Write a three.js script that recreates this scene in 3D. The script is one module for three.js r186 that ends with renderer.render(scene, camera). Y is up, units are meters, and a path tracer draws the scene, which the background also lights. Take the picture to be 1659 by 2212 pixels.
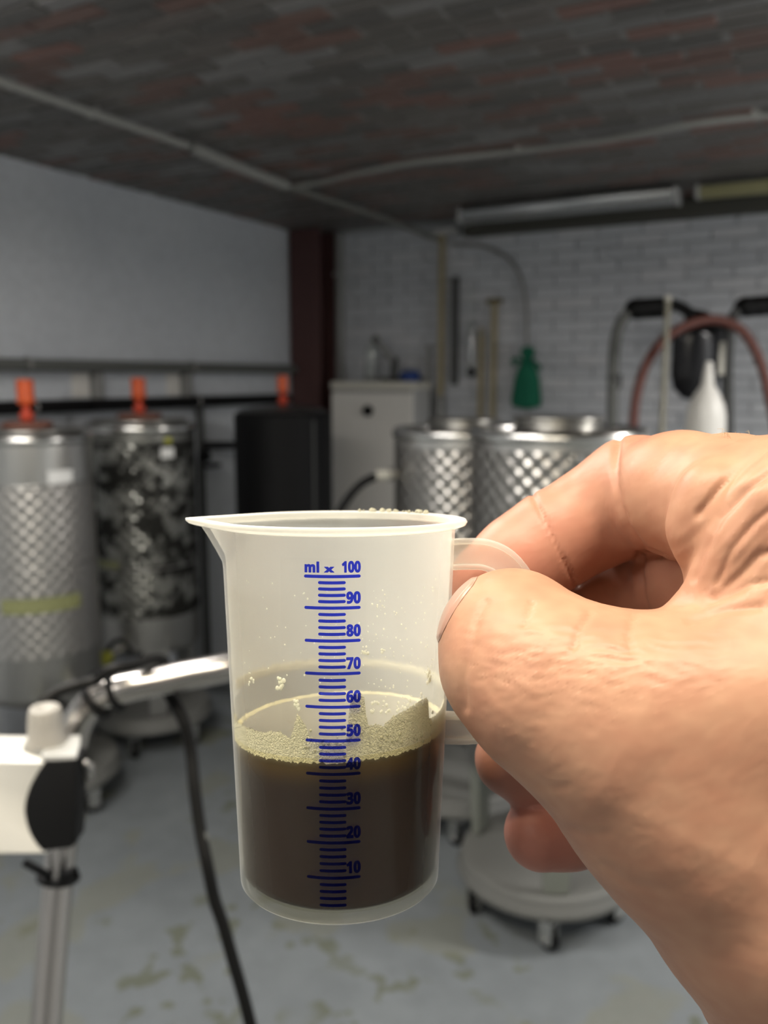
import * as THREE from 'three';
import { RoundedBoxGeometry } from 'three/addons/geometries/RoundedBoxGeometry.js';
import { mergeGeometries, toCreasedNormals } from 'three/addons/utils/BufferGeometryUtils.js';
import { ImprovedNoise } from 'three/addons/math/ImprovedNoise.js';
import { RectAreaLightUniformsLib } from 'three/addons/lights/RectAreaLightUniformsLib.js';

// ---------------------------------------------------------------- camera, light, exposure
const F = 1855, CX = 829.5, CY = 1106, PITCH = -8.8 * Math.PI / 180, EYE = 1.5;
const scene = new THREE.Scene();
const camera = new THREE.PerspectiveCamera(2 * Math.atan(CY / F) * 180 / Math.PI, 1659 / 2212, 0.01, 60);
camera.position.set(0, EYE, 0);
camera.rotation.x = PITCH;
camera.focus = 0.158;
camera.userData.fStop = 16.5;
camera.updateMatrixWorld(true);
const renderer = new THREE.WebGLRenderer({ antialias: true });
renderer.toneMapping = THREE.LinearToneMapping;
renderer.toneMappingExposure = 1.0;
renderer.shadowMap.enabled = true;
scene.background = new THREE.Color(0, 0, 0);
RectAreaLightUniformsLib.init();
// hanging fluorescent lamps, all out of frame; right-end lamp and upward light added to brighten: [n, u, drop below the ceiling, down, up, colour, where]
const LAMPS = [
  [-0.16, -0.02, 0.10, 43, 6, [1.0, 0.905, 0.73], 'over the photographer'],
  [-1.0, -0.9, 0.20, 22, 34, [1.0, 0.96, 0.90], 'behind the photographer'],
  [-1.35, 0.72, 0.10, 46, 28, [1.0, 0.97, 0.93], 'over the left aisle'],
  [1.15, 2.6, 0.20, 96, 56, [1.0, 0.97, 0.93], 'added over the right end of the room to brighten it'],
];

// ---------------------------------------------------------------- helpers
const V = (x, y, z) => new THREE.Vector3(x, y, z);
const camQ = camera.quaternion.clone();
const at = (px, py, z) => V((px - CX) / F * z, -(py - CY) / F * z, -z).applyQuaternion(camQ).add(camera.position);
const YAW = 28.5 * Math.PI / 180, SY = Math.sin(YAW), CYW = Math.cos(YAW);
const R = (n, u, y = 0) => V(n * CYW + u * SY, y, n * SY - u * CYW);          // room coordinates: n to the right, u along the left wall
const toRoom = (p) => ({ n: p.x * CYW + p.z * SY, u: p.x * SY - p.z * CYW, y: p.y });
const ray = (px, py) => at(px, py, 1).sub(camera.position);
const onPlane = (px, py, normal, dist) => { const d = ray(px, py); return d.multiplyScalar((dist - camera.position.dot(normal)) / d.dot(normal)).add(camera.position); };
const UP = V(0, 1, 0), NDIR = R(1, 0), UDIR = R(0, 1);
const onWallBack = (px, py, off = 0) => onPlane(px, py, UDIR, BACK - off);
const onWallLeft = (px, py, off = 0) => onPlane(px, py, NDIR, LEFT + off);
const onCeil = (px, py, off = 0) => onPlane(px, py, UP, CEIL - off);
const LEFT = -2.9, BACK = 4.41, CEIL = 2.335, RIGHT = 2.0, REAR = -2.4;

let seed = 7;
const rnd = () => { seed = (seed * 1664525 + 1013904223) >>> 0; return seed / 4294967296; };
const rr = (a, b) => a + (b - a) * rnd();
const used = new Map();
function numbered(name) { const k = used.get(name) || 0; used.set(name, k + 1); return k ? name + '_' + String(k).padStart(3, '0') : name; }
function thing(name, label, category, pos = [0, 0, 0], turn = 0, group) {
  const o = new THREE.Group(); o.name = numbered(name); scene.add(o);
  o.position.set(...(pos.isVector3 ? pos.toArray() : pos)); o.rotation.y = turn;
  o.userData = { label, category }; if (group) o.userData.group = group;
  return o;
}
function part(parent, name, geo, mat, label) {
  const m = new THREE.Mesh(geo, mat); m.name = name; m.castShadow = m.receiveShadow = true;
  if (label) m.userData.label = label;
  parent.add(m); return m;
}
function struct(name, geo, mat, pos, turn = 0) {
  const m = new THREE.Mesh(geo, mat); m.name = name; m.userData.kind = 'structure'; m.castShadow = m.receiveShadow = true;
  if (pos) m.position.copy(pos); m.rotation.y = turn; scene.add(m); return m;
}
const tube = (pts, r, seg = 40, rad = 12, closed = false) => new THREE.TubeGeometry(new THREE.CatmullRomCurve3(pts, closed, 'centripetal'), seg, r, rad, closed);
const line = (a, b, r, rad = 16) => { // capped rod
  const d = b.clone().sub(a), g = new THREE.CylinderGeometry(r, r, d.length(), rad);
  g.applyQuaternion(new THREE.Quaternion().setFromUnitVectors(UP, d.clone().normalize()));
  return g.translate(...a.clone().add(b).multiplyScalar(0.5).toArray());
};
const lathe = (prof, seg = 64) => new THREE.LatheGeometry(prof.map(([r, y]) => new THREE.Vector2(r, y)), seg);
const box = (w, h, d, r = 0.004) => new RoundedBoxGeometry(w, h, d, 2, Math.min(r, w / 2.1, h / 2.1, d / 2.1));
const rel = (pts, base) => pts.map((p) => p.clone().sub(base));
const merge = (list) => mergeGeometries(list.map((g) => { const q = g.index ? g.toNonIndexed() : g; for (const k of Object.keys(q.attributes)) if (!['position', 'normal', 'uv'].includes(k)) q.deleteAttribute(k); return q; }));
const std = (o) => new THREE.MeshPhysicalMaterial(o);
const lin = (r, g, b) => new THREE.Color().setRGB(r, g, b);

// tileable noise
function hash(x, y, s) { let h = Math.imul(x, 374761393) + Math.imul(y, 668265263) + Math.imul(s, 2147483647 ^ 0x5bd1e995); h = Math.imul(h ^ (h >>> 13), 1274126177); return ((h ^ (h >>> 16)) >>> 0) / 4294967296; }
function vnoise(x, y, per, s) {
  const x0 = Math.floor(x), y0 = Math.floor(y), fx = x - x0, fy = y - y0, m = (a) => ((a % per) + per) % per;
  const sx = fx * fx * (3 - 2 * fx), sy = fy * fy * (3 - 2 * fy);
  const a = hash(m(x0), m(y0), s), b = hash(m(x0 + 1), m(y0), s), c = hash(m(x0), m(y0 + 1), s), d = hash(m(x0 + 1), m(y0 + 1), s);
  return (a + (b - a) * sx) * (1 - sy) + (c + (d - c) * sx) * sy;
}
function fbm(u, v, base, oct, s) { let t = 0, a = 0.5, n = 0, p = base; for (let i = 0; i < oct; i++) { t += a * vnoise(u * p, v * p, p, s + i); n += a; a *= 0.5; p *= 2; } return t / n; }
function dataTex(n, fn, srgb, rep) {
  const d = new Uint8Array(n * n * 4);
  for (let y = 0; y < n; y++) for (let x = 0; x < n; x++) { const c = fn(x / n, y / n), i = (y * n + x) * 4; for (let k = 0; k < 3; k++) d[i + k] = Math.max(0, Math.min(255, 255 * (c.length ? c[k] : c))); d[i + 3] = 255; }
  const t = new THREE.DataTexture(d, n, n); t.wrapS = t.wrapT = THREE.RepeatWrapping; t.magFilter = THREE.LinearFilter; t.minFilter = THREE.LinearMipmapLinearFilter; t.generateMipmaps = true;
  if (srgb) t.colorSpace = THREE.SRGBColorSpace; if (rep) t.repeat.set(rep, rep); t.needsUpdate = true; return t;
}
const smooth = (a, b, x) => { const t = Math.max(0, Math.min(1, (x - a) / (b - a))); return t * t * (3 - 2 * t); };
const mix3 = (a, b, t) => a.map((v, i) => v + (b[i] - v) * t);
function worldUV(geo, axU, axV, size) { // uv in metres along two axes of the object
  const p = geo.attributes.position, uv = new Float32Array(p.count * 2), q = V();
  for (let i = 0; i < p.count; i++) { q.fromBufferAttribute(p, i); uv[2 * i] = q.dot(axU) / size; uv[2 * i + 1] = q.dot(axV) / size; }
  geo.setAttribute('uv', new THREE.BufferAttribute(uv, 2)); return geo;
}

// ---------------------------------------------------------------- materials
const texFine = dataTex(256, (u, v) => fbm(u, v, 8, 4, 3));
const texFloor = dataTex(1024, (u, v) => {
  const g = fbm(u, v, 6, 5, 11), f = fbm(u, v, 48, 3, 21), patch = fbm(u, v, 11, 3, 31), spot = fbm(u + 0.37, v + 0.11, 48, 4, 41);
  let c = mix3([0.45, 0.47, 0.485], [0.525, 0.545, 0.555], g); c = c.map((x) => x * (0.955 + 0.09 * f));
  const st = smooth(0.575, 0.66, spot) * smooth(0.47, 0.58, patch);
  c = mix3(c, [0.37, 0.38, 0.30], st * 0.6);
  c = mix3(c, [0.50, 0.50, 0.44], smooth(0.56, 0.66, fbm(u + 0.6, v, 14, 4, 71)) * 0.45);
  return c;
}, true);
const texPlaster = dataTex(512, (u, v) => { const g = fbm(u, v, 5, 5, 51), f = fbm(u, v, 64, 2, 61); return mix3([0.80, 0.82, 0.845], [0.86, 0.875, 0.89], g).map((x) => x * (0.97 + 0.06 * f)); }, true);
const texReflect = dataTex(512, (u, v) => { const g = fbm(u, v, 7, 4, 81), h = fbm(u, v, 22, 4, 91); const k = smooth(0.40, 0.60, 0.45 * g + 0.55 * h); return mix3([0.60, 0.60, 0.58], [0.20, 0.20, 0.19], k); }, true);  // dark reflections in the dimples, painted on as blotches
const texReflectRough = dataTex(512, (u, v) => { const g = fbm(u, v, 7, 4, 81), h = fbm(u, v, 22, 4, 91); return 0.32 + 0.3 * smooth(0.40, 0.60, 0.45 * g + 0.55 * h); });
const texQuilt = dataTex(128, (u, v) => 0.5 + 0.25 * (Math.cos((u + v) * 2 * Math.PI) + Math.cos((u - v) * 2 * Math.PI)));
const texGrain = dataTex(256, (u, v) => fbm(u, v, 32, 3, 101));

const M = {
  floor: std({ map: texFloor, roughness: 0.6, bumpMap: texFine, bumpScale: 0.0008, specularIntensity: 0.5 }),
  plaster: std({ map: texPlaster, roughness: 0.85, bumpMap: texFine, bumpScale: 0.0006 }),
  outer: std({ color: lin(0.45, 0.45, 0.44), roughness: 0.9 }),
  mortarDark: std({ color: lin(0.30, 0.292, 0.28), roughness: 0.95 }),
  whiteMortar: std({ color: lin(0.52, 0.54, 0.56), roughness: 0.85 }),
  steel: std({ color: lin(0.60, 0.59, 0.56), metalness: 1, roughness: 0.30 }),
  steelRim: std({ color: lin(0.66, 0.65, 0.62), metalness: 1, roughness: 0.24 }),
  steelDull: std({ color: lin(0.42, 0.41, 0.39), metalness: 1, roughness: 0.42, bumpMap: texFine, bumpScale: 0.0005 }),
  lidSteel: std({ color: lin(0.40, 0.39, 0.36), metalness: 1, roughness: 0.36 }),
  black: std({ color: lin(0.005, 0.005, 0.0055), roughness: 0.6, specularIntensity: 0.5 }),
  rubber: std({ color: lin(0.006, 0.006, 0.006), roughness: 0.5, specularIntensity: 0.4 }),
  blackGloss: std({ color: lin(0.010, 0.010, 0.012), roughness: 0.18 }),
  darkGrey: std({ color: lin(0.07, 0.072, 0.07), roughness: 0.6 }),
  pipeGrey: std({ color: lin(0.13, 0.135, 0.125), roughness: 0.5 }),
  paleGrey: std({ color: lin(0.48, 0.48, 0.47), roughness: 0.5 }),
  midGrey: std({ color: lin(0.28, 0.28, 0.27), roughness: 0.5 }),
  deck: std({ color: lin(0.16, 0.16, 0.15), roughness: 0.6 }),
  white: std({ color: lin(0.78, 0.76, 0.71), roughness: 0.4 }),
  cream: std({ color: lin(0.66, 0.64, 0.56), roughness: 0.4 }),
  orange: std({ color: lin(0.92, 0.16, 0.035), roughness: 0.4, transmission: 0.3 }),
  orangeDeep: std({ color: lin(0.62, 0.07, 0.03), roughness: 0.45 }),
  seal: std({ color: lin(0.20, 0.085, 0.06), roughness: 0.6 }),
  maroon: std({ color: lin(0.088, 0.038, 0.035), roughness: 0.6, bumpMap: texFine, bumpScale: 0.0006 }),
  yellow: std({ color: lin(0.42, 0.42, 0.05), roughness: 0.5 }),
  tan: std({ color: lin(0.36, 0.30, 0.17), roughness: 0.5, bumpMap: texFine, bumpScale: 0.0004 }),
  cable: std({ color: lin(0.36, 0.36, 0.335), roughness: 0.6 }),
  green: std({ color: lin(0.008, 0.16, 0.088), roughness: 0.85 }),
  blue: std({ color: lin(0.03, 0.07, 0.26), roughness: 0.5 }),
  redHose: std({ color: lin(0.13, 0.036, 0.024), roughness: 0.45 }),
  glass: std({ color: lin(0.95, 0.97, 0.95), roughness: 0.04, transmission: 1, thickness: 0.002, ior: 1.5 }),
  lampCover: std({ color: lin(0.42, 0.43, 0.43), metalness: 0.75, roughness: 0.2, clearcoat: 1, clearcoatRoughness: 0.08 }),
  label: std({ color: lin(0.85, 0.85, 0.83), roughness: 0.5 }),
};
const quilt = (color, rough, bump) => std({ color, metalness: 1, roughness: rough, bumpMap: texQuilt, bumpScale: bump });
M.jacket = quilt(lin(0.46, 0.44, 0.41), 0.30, 0.0060);
M.jacketSoft = quilt(lin(0.52, 0.50, 0.475), 0.42, 0.0042);
const reflectWide = texReflect.clone(), reflectWideRough = texReflectRough.clone(); reflectWide.repeat.set(1 / 14, 1 / 14); reflectWideRough.repeat.set(1 / 14, 1 / 14);
M.jacketReflect = std({ map: reflectWide, roughnessMap: reflectWideRough, roughness: 1, metalness: 0.8, bumpMap: texQuilt, bumpScale: 0.0055 });

// ---------------------------------------------------------------- structure
{
  const g = new THREE.BoxGeometry(RIGHT - LEFT + 0.4, 0.1, BACK - REAR + 0.4); worldUV(g, V(1, 0, 0), V(0, 0, 1), 2.6);
  struct('floor', g, M.floor, R((LEFT + RIGHT) / 2, (BACK + REAR) / 2, -0.05), -YAW);
  const wall = (name, n0, n1, u0, u1, mat) => { const q = new THREE.BoxGeometry(n1 - n0, CEIL + 0.3, u1 - u0); worldUV(q, V(1, 0, 0).addScaledVector(V(0, 0, 1), 1), V(0, 1, 0), 1.7); return struct(name, q, mat, R((n0 + n1) / 2, (u0 + u1) / 2, (CEIL + 0.1) / 2), -YAW); };
  wall('wall_left', LEFT - 0.15, LEFT, REAR - 0.15, BACK + 0.15, M.plaster);
  wall('wall_right', RIGHT, RIGHT + 0.15, REAR - 0.15, BACK + 0.15, M.plaster);
  wall('wall_rear', LEFT, RIGHT, REAR - 0.15, REAR, M.plaster);
}
// the painted brick wall at the back: every brick in view is a part of it
{
  const w = RIGHT - LEFT, bed = new THREE.BoxGeometry(w, CEIL + 0.3, 0.15); worldUV(bed, V(1, 0, 0), V(0, 1, 0), 1.7);
  const wall = struct('wall_back', bed, M.whiteMortar, R((LEFT + RIGHT) / 2, BACK + 0.085, (CEIL + 0.1) / 2), -YAW);
  const bl = 0.215, bh = 0.058, geos = [0, 1, 2].map((k) => { const g = new RoundedBoxGeometry(bl - 0.009 + 0.001 * k, bh - 0.008, 0.03, 1, 0.003); return worldUV(g, V(1, 0, 0), V(0, 1, 0), 1); });
  const tones = [[0.60, 0.62, 0.65], [0.62, 0.64, 0.67], [0.57, 0.59, 0.62], [0.645, 0.655, 0.68]].map((c) => std({ color: lin(...c), roughness: 0.62, bumpMap: texFine, bumpScale: 0.001 }));
  const far = [], o = wall.position, parts = [];
  for (let row = 0; row < 41; row++) for (let col = 0; col < 24; col++) {
    const n = LEFT + (col + 0.5 + (row % 2) * 0.5) * bl, y = (row + 0.5) * bh;
    if (n > RIGHT - 0.15 || y > CEIL - 0.02) continue;
    const vis = y > 1.28 && n > -2.72 && n < -0.28;
    const p = V(n - (LEFT + RIGHT) / 2, y - o.y, 0.085 - 0.012 + rr(-0.0012, 0.0012));
    if (vis && parts.length < 300) { const m = part(wall, 'brick' + (parts.length ? '_' + String(parts.length).padStart(3, '0') : ''), geos[Math.floor(rnd() * 3)], tones[Math.floor(rnd() * 4)]); m.position.copy(p); m.rotation.z = rr(-0.004, 0.004); parts.push(m); }
    else far.push(geos[0].clone().translate(p.x, p.y, p.z));
  }
  const rest = part(wall, 'bricks_beyond', merge(far), tones[0]); rest.userData.kind = 'stuff';
}
// the brick ceiling
{
  const w = RIGHT - LEFT + 0.3, d = BACK - REAR + 0.3;
  const ceil = struct('ceiling', new THREE.BoxGeometry(w, 0.15, d), M.mortarDark, R((LEFT + RIGHT) / 2, (BACK + REAR) / 2, CEIL + 0.083), -YAW);
  const bl = 0.225, bw = 0.067, geos = [0, 1, 2].map((k) => { const g = new RoundedBoxGeometry(bl - 0.012 - 0.004 * k, 0.03, bw - 0.013 + 0.002 * k, 1, 0.003); return worldUV(g, V(1, 0, 0), V(0, 0, 1), 0.4); });
  const tones = [[0.115, 0.106, 0.098], [0.135, 0.124, 0.116], [0.100, 0.094, 0.089], [0.150, 0.096, 0.082], [0.150, 0.145, 0.141], [0.122, 0.108, 0.100], [0.185, 0.178, 0.174], [0.175, 0.100, 0.084]].map((c) => std({ color: lin(...c).multiplyScalar(1.22), roughness: 0.45, bumpMap: texGrain, bumpScale: 0.003 }));
  const all = [];
  for (let row = 0; row < 52; row++) for (let col = 0; col < 25; col++) {
    const n = LEFT - 0.03 + (col + (row % 2) * 0.5) * bl, u = 0.95 + row * bw;
    if (n > 1.7 || u > BACK - 0.05) continue;
    const p = R(n, u, CEIL), c = p.clone().sub(camera.position).applyQuaternion(camQ.clone().invert());
    const px = CX + F * c.x / -c.z, py = CY - F * c.y / -c.z;
    all.push({ n, u, inside: px > -130 && px < 1790 && py > -40 && py < 520, d: p.distanceTo(camera.position) });
  }
  all.sort((a, b) => (b.inside - a.inside) || (a.d - b.d));
  const rest = [[], [], [], []]; let k = 0;
  for (const b of all) {
    const p = V(b.n - (LEFT + RIGHT) / 2, -0.083 + 0.0165 + rr(-0.0035, 0.002), -(b.u - (BACK + REAR) / 2)), tone = Math.floor(Math.pow(rnd(), 1.15) * 8) % 8;
    if (b.inside && k < 300) { const m = part(ceil, 'brick' + (k ? '_' + String(k).padStart(3, '0') : ''), geos[Math.floor(rnd() * 3)], tones[tone]); m.position.copy(p); m.rotation.set(rr(-0.03, 0.03), rr(-0.015, 0.015), rr(-0.012, 0.012)); k++; }
    else rest[tone % 4].push(geos[tone % 3].clone().rotateX(rr(-0.03, 0.03)).translate(p.x, p.y, p.z));
  }
  rest.forEach((list, i) => { if (list.length) { const m = part(ceil, 'bricks_beyond', merge(list), tones[i]); m.userData.kind = 'stuff'; } });
}
// dark strip under the ceiling along the back wall
struct('trim_1', box(2.9, 0.085, 0.09, 0.006), std({ color: lin(0.075, 0.073, 0.06), roughness: 0.7 }), R(-0.42, BACK - 0.06, CEIL - 0.05), -YAW);
// steel column in the corner
{
  const c = new THREE.Group(); c.name = 'column'; c.userData = { kind: 'structure' }; c.position.copy(R(-2.785, 4.285, 0)); c.rotation.y = -YAW; scene.add(c);
  part(c, 'flange', box(0.2, CEIL + 0.004, 0.016, 0.003).translate(0, CEIL / 2, 0.095), M.maroon);
  part(c, 'flange_001', box(0.2, CEIL + 0.004, 0.016, 0.003).translate(0, CEIL / 2, -0.095), M.maroon);
  part(c, 'web', box(0.012, CEIL + 0.004, 0.176, 0.002).translate(0, CEIL / 2, 0), M.maroon);
}

// ---------------------------------------------------------------- lamps
LAMPS.forEach(([n, u, drop, down, up, col, where]) => {
  const t = thing('ceiling_lamp', 'white fluorescent hanging lamp ' + where, 'lamp', R(n, u, CEIL), -YAW), len = 1.2, glow = std({ color: lin(0.8, 0.8, 0.8), emissive: lin(...col), emissiveIntensity: 6 });
  for (const x of [-0.45, 0.45]) part(t, 'rod', line(V(x, -0.008, 0), V(x, -drop, 0), 0.005, 8), M.white);
  part(t, 'housing', box(len, 0.05, 0.16, 0.01).translate(0, -drop - 0.03, 0), M.white);
  part(t, 'diffuser', box(len - 0.04, 0.014, 0.13, 0.005).translate(0, -drop - 0.06, 0), glow);
  part(t, 'added_up_diffuser', box(len - 0.04, 0.01, 0.13, 0.004).translate(0, -drop - 0.002, 0), glow);  // upward glow added to brighten the ceiling
  for (const [power, dy, rx] of [[down, -0.07, -Math.PI / 2], [up, 0.006, Math.PI / 2]]) {
    const l = new THREE.RectAreaLight(new THREE.Color().setRGB(...col), power, len - 0.04, 0.13);
    l.name = 'lamp_glow'; l.position.copy(R(n, u, CEIL - drop + dy)); l.rotation.set(rx, 0, 0); l.rotation.order = 'YXZ'; l.rotation.y = -YAW; l.castShadow = true; scene.add(l);
  }
});
// the two battens that are off, along the back wall
{
  const fit = (pa, pb, label, h, cover, depth) => {
    const a = onPlane(pa[0], pa[1], UDIR, BACK - 0.38), b = onPlane(pb[0], pb[1], UDIR, BACK - 0.38), ra = toRoom(a), rb = toRoom(b), L = Math.abs(rb.n - ra.n), nc = (ra.n + rb.n) / 2;
    const t = thing('batten_lamp', label, 'lamp', R(nc, BACK - 0.38, CEIL - 0.012), -YAW);
    part(t, 'base_plate', box(L, 0.014, depth * 0.8, 0.004).translate(0, -0.007, 0), M.darkGrey);
    const s = new THREE.Shape(), w = depth / 2; s.moveTo(-w, 0); s.lineTo(-w, -h * 0.5); s.quadraticCurveTo(-w * 0.9, -h, 0, -h); s.quadraticCurveTo(w * 0.9, -h, w, -h * 0.5); s.lineTo(w, 0);
    const g = new THREE.ExtrudeGeometry(s, { depth: L - 0.02, bevelEnabled: true, bevelSize: 0.006, bevelThickness: 0.006, curveSegments: 10 }); g.translate(0, -0.02, -(L - 0.02) / 2); g.rotateY(Math.PI / 2);
    part(t, 'cover', toCreasedNormals(g, 0.6), cover);
    for (const x of [-1, 1]) part(t, 'end_cap', box(0.02, h + 0.02, depth + 0.016, 0.006).translate(x * L / 2, -0.014 - h / 2, 0), M.paleGrey);
  };
  fit([1000, 468], [1462, 435], 'long unlit ceiling lamp with a glossy grey cover above the brick wall', 0.046, M.lampCover, 0.10);
  fit([1508, 425], [1740, 402], 'slim yellowed unlit ceiling lamp at the right edge above the brick wall', 0.035, std({ color: lin(0.30, 0.28, 0.14), roughness: 0.4 }), 0.06);
}

// ---------------------------------------------------------------- tanks and dollies
function makeDolly(p, r, label) {
  const t = thing('tank_dolly', label, 'dolly', [p.x, 0, p.z], 0.5);
  part(t, 'deck', lathe([[0, 0.10], [r - 0.03, 0.10], [r - 0.008, 0.106], [r, 0.118], [r - 0.004, 0.134], [r - 0.012, 0.138], [r - 0.012, 0.16], [r - 0.02, 0.168], [r - 0.05, 0.164], [0, 0.16]], 72), M.deck);
  part(t, 'shadow_underside', lathe([[0, 0.078], [r - 0.08, 0.078], [r - 0.055, 0.0995], [0, 0.0995]], 48), M.black);  // black disc standing in for the shadow under the deck
  for (let k = 0; k < 5; k++) {
    const a = k * Math.PI * 2 / 5 - 0.62, c = new THREE.Group(); c.name = 'caster'; c.position.set(Math.sin(a) * (r - 0.045), 0, Math.cos(a) * (r - 0.045)); c.rotation.y = a + 0.9; t.add(c);
    part(c, 'fork', merge([box(0.006, 0.062, 0.04, 0.002).translate(-0.017, 0.058, 0), box(0.006, 0.062, 0.04, 0.002).translate(0.017, 0.058, 0), box(0.044, 0.008, 0.046, 0.002).translate(0, 0.092, 0), line(V(-0.021, 0.034, 0), V(0.021, 0.034, 0), 0.008)]), M.steelRim);
    part(c, 'wheel', new THREE.TorusGeometry(0.022, 0.0115, 12, 28).rotateY(Math.PI / 2).translate(0, 0.034, 0), M.rubber);
  }
  return t;
}
const cylUV = (r, y0, y1, cell) => { const g = new THREE.CylinderGeometry(r, r, y1 - y0, 96, 1, true).translate(0, (y0 + y1) / 2, 0), uv = g.attributes.uv, nu = Math.round(2 * Math.PI * r / cell), nv = (y1 - y0) / cell; for (let i = 0; i < uv.count; i++) uv.setXY(i, uv.getX(i) * nu, uv.getY(i) * nv); return g; };
function makeTank(o) {
  const t = thing('steel_tank', o.label, 'tank', [o.p.x, o.floor, o.p.z], o.turn || 0);
  const H = o.top - o.floor, r = o.r, leg = o.leg ?? 0.26;
  part(t, 'body', lathe([[0, leg - 0.05], [r * 0.5, leg - 0.035], [r * 0.93, leg - 0.01], [r, leg + 0.02], [r, o.j0 - 0.004], [r + 0.004, o.j0], [r, o.j0 + 0.004]], 96), o.shell || M.steelDull);
  part(t, 'cooling_jacket', cylUV(r + 0.0045, o.j0, o.j1, o.cell || 0.046), o.jacket || M.jacket);
  part(t, 'weld_seam', new THREE.TorusGeometry(r + 0.003, 0.004, 8, 96).rotateX(Math.PI / 2).translate(0, o.seam, 0), M.steelDull);
  if (o.shoulder) part(t, 'jacket_shoulder', lathe([[r + 0.0045, o.j1], [r + 0.008, o.j1 + 0.004], [r + 0.0045, o.j1 + 0.01]], 96), M.steelDull);
  part(t, 'upper_band', lathe([[r + 0.0045, o.j1], [r + 0.004, H - 0.036], [r + 0.003, H - 0.03]], 96), o.upper || M.steel);
  part(t, 'rim', lathe([[r + 0.002, H - 0.034], [r + 0.009, H - 0.03], [r + 0.012, H - 0.018], [r + 0.009, H - 0.005], [r + 0.002, H], [r - 0.008, H - 0.002], [r - 0.012, H - 0.012], [r - 0.012, H - 0.12]], 96), M.steelRim);
  const ly = H + (o.lidUp ?? 0.0), lr = o.lidR ?? r * 0.9;
  part(t, 'lid', lathe([[r - 0.011, H - 0.016], [lr, H - 0.012], [lr - 0.01, ly - 0.004], [lr * 0.985, ly + 0.002], [lr * 0.985, ly + 0.012], [lr * 0.95, ly + 0.016], [lr * 0.2, ly + 0.018], [0, ly + 0.018]], 72), M.lidSteel);
  if (o.seal) part(t, 'seal_ring', new THREE.TorusGeometry(r * 0.36, 0.012, 10, 64).rotateX(Math.PI / 2).translate(0, ly + 0.026, 0), M.seal, 'brown rubber seal ring');
  for (let k = 0; k < 3; k++) {
    const a = (o.legTurn ?? 0.1) + k * Math.PI * 2 / 3, s = new THREE.Shape(); s.moveTo(-0.05, leg + 0.06); s.lineTo(0.05, leg + 0.06); s.lineTo(0.03, 0.0); s.lineTo(-0.03, 0.0);
    const g = new THREE.ExtrudeGeometry(s, { depth: 0.02, bevelEnabled: true, bevelSize: 0.003, bevelThickness: 0.003, bevelSegments: 2 }).translate(0, 0.003, r - 0.028).rotateY(a);
    part(t, 'leg', g, o.legMat || M.steelDull);
  }
  return t;
}
const LA = V(-1.2, 0, -2.9), LB = V(-0.977, 0, -3.45), LC = V(-0.468, 0, -4.0), RR_ = V(0.2585, 0, -2.8), RF = V(0.46, 0, -2.28);
makeDolly(LA, 0.25, 'grey round wheeled dolly under the left steel tank with the pale plain label');
makeDolly(LB, 0.25, 'grey round wheeled dolly under the blotched steel tank');
makeDolly(RR_, 0.25, 'grey round wheeled dolly under the steel tank with the black hose, behind another dolly');
makeDolly(RF, 0.25, 'big grey round dolly with shiny caster nearest the camera, below the hand');
const tankA = makeTank({ p: LA, floor: 0.170, top: 1.322, r: 0.196, j0: 0.42, j1: 0.985, seam: 0.72, shoulder: true, jacket: M.jacketSoft, seal: true, label: 'quilted steel tank at the left edge of the photo, orange airlock on its lid', legTurn: 0.9 });
const tankB = makeTank({ p: LB, floor: 0.170, top: 1.328, r: 0.208, j0: 0.40, j1: 1.09, seam: 0.6, seal: true, jacket: M.jacketReflect, upper: std({ map: texReflect, roughnessMap: texReflectRough, metalness: 0.8, roughness: 1 }), label: 'steel tank blotched with painted dark reflections, second from the left', legTurn: 0.4 });
const tankR = makeTank({ p: RR_, floor: 0.170, top: 1.345, r: 0.22, j0: 0.45, j1: 1.12, seam: 1.032, lidUp: 0.014, lidR: 0.12, label: 'quilted steel tank with a black hose connected to its left side', legTurn: 0.6 });
const tankF = makeTank({ p: RF, floor: 0.170, top: 1.373, r: 0.224, j0: 0.45, j1: 1.155, seam: 0.62, lidUp: 0.014, lidR: 0.12, label: 'quilted steel tank nearest the camera, partly hidden by the hand', legTurn: -0.05, legMat: std({ color: lin(0.30, 0.31, 0.27), metalness: 0.6, roughness: 0.5 }) });
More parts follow.
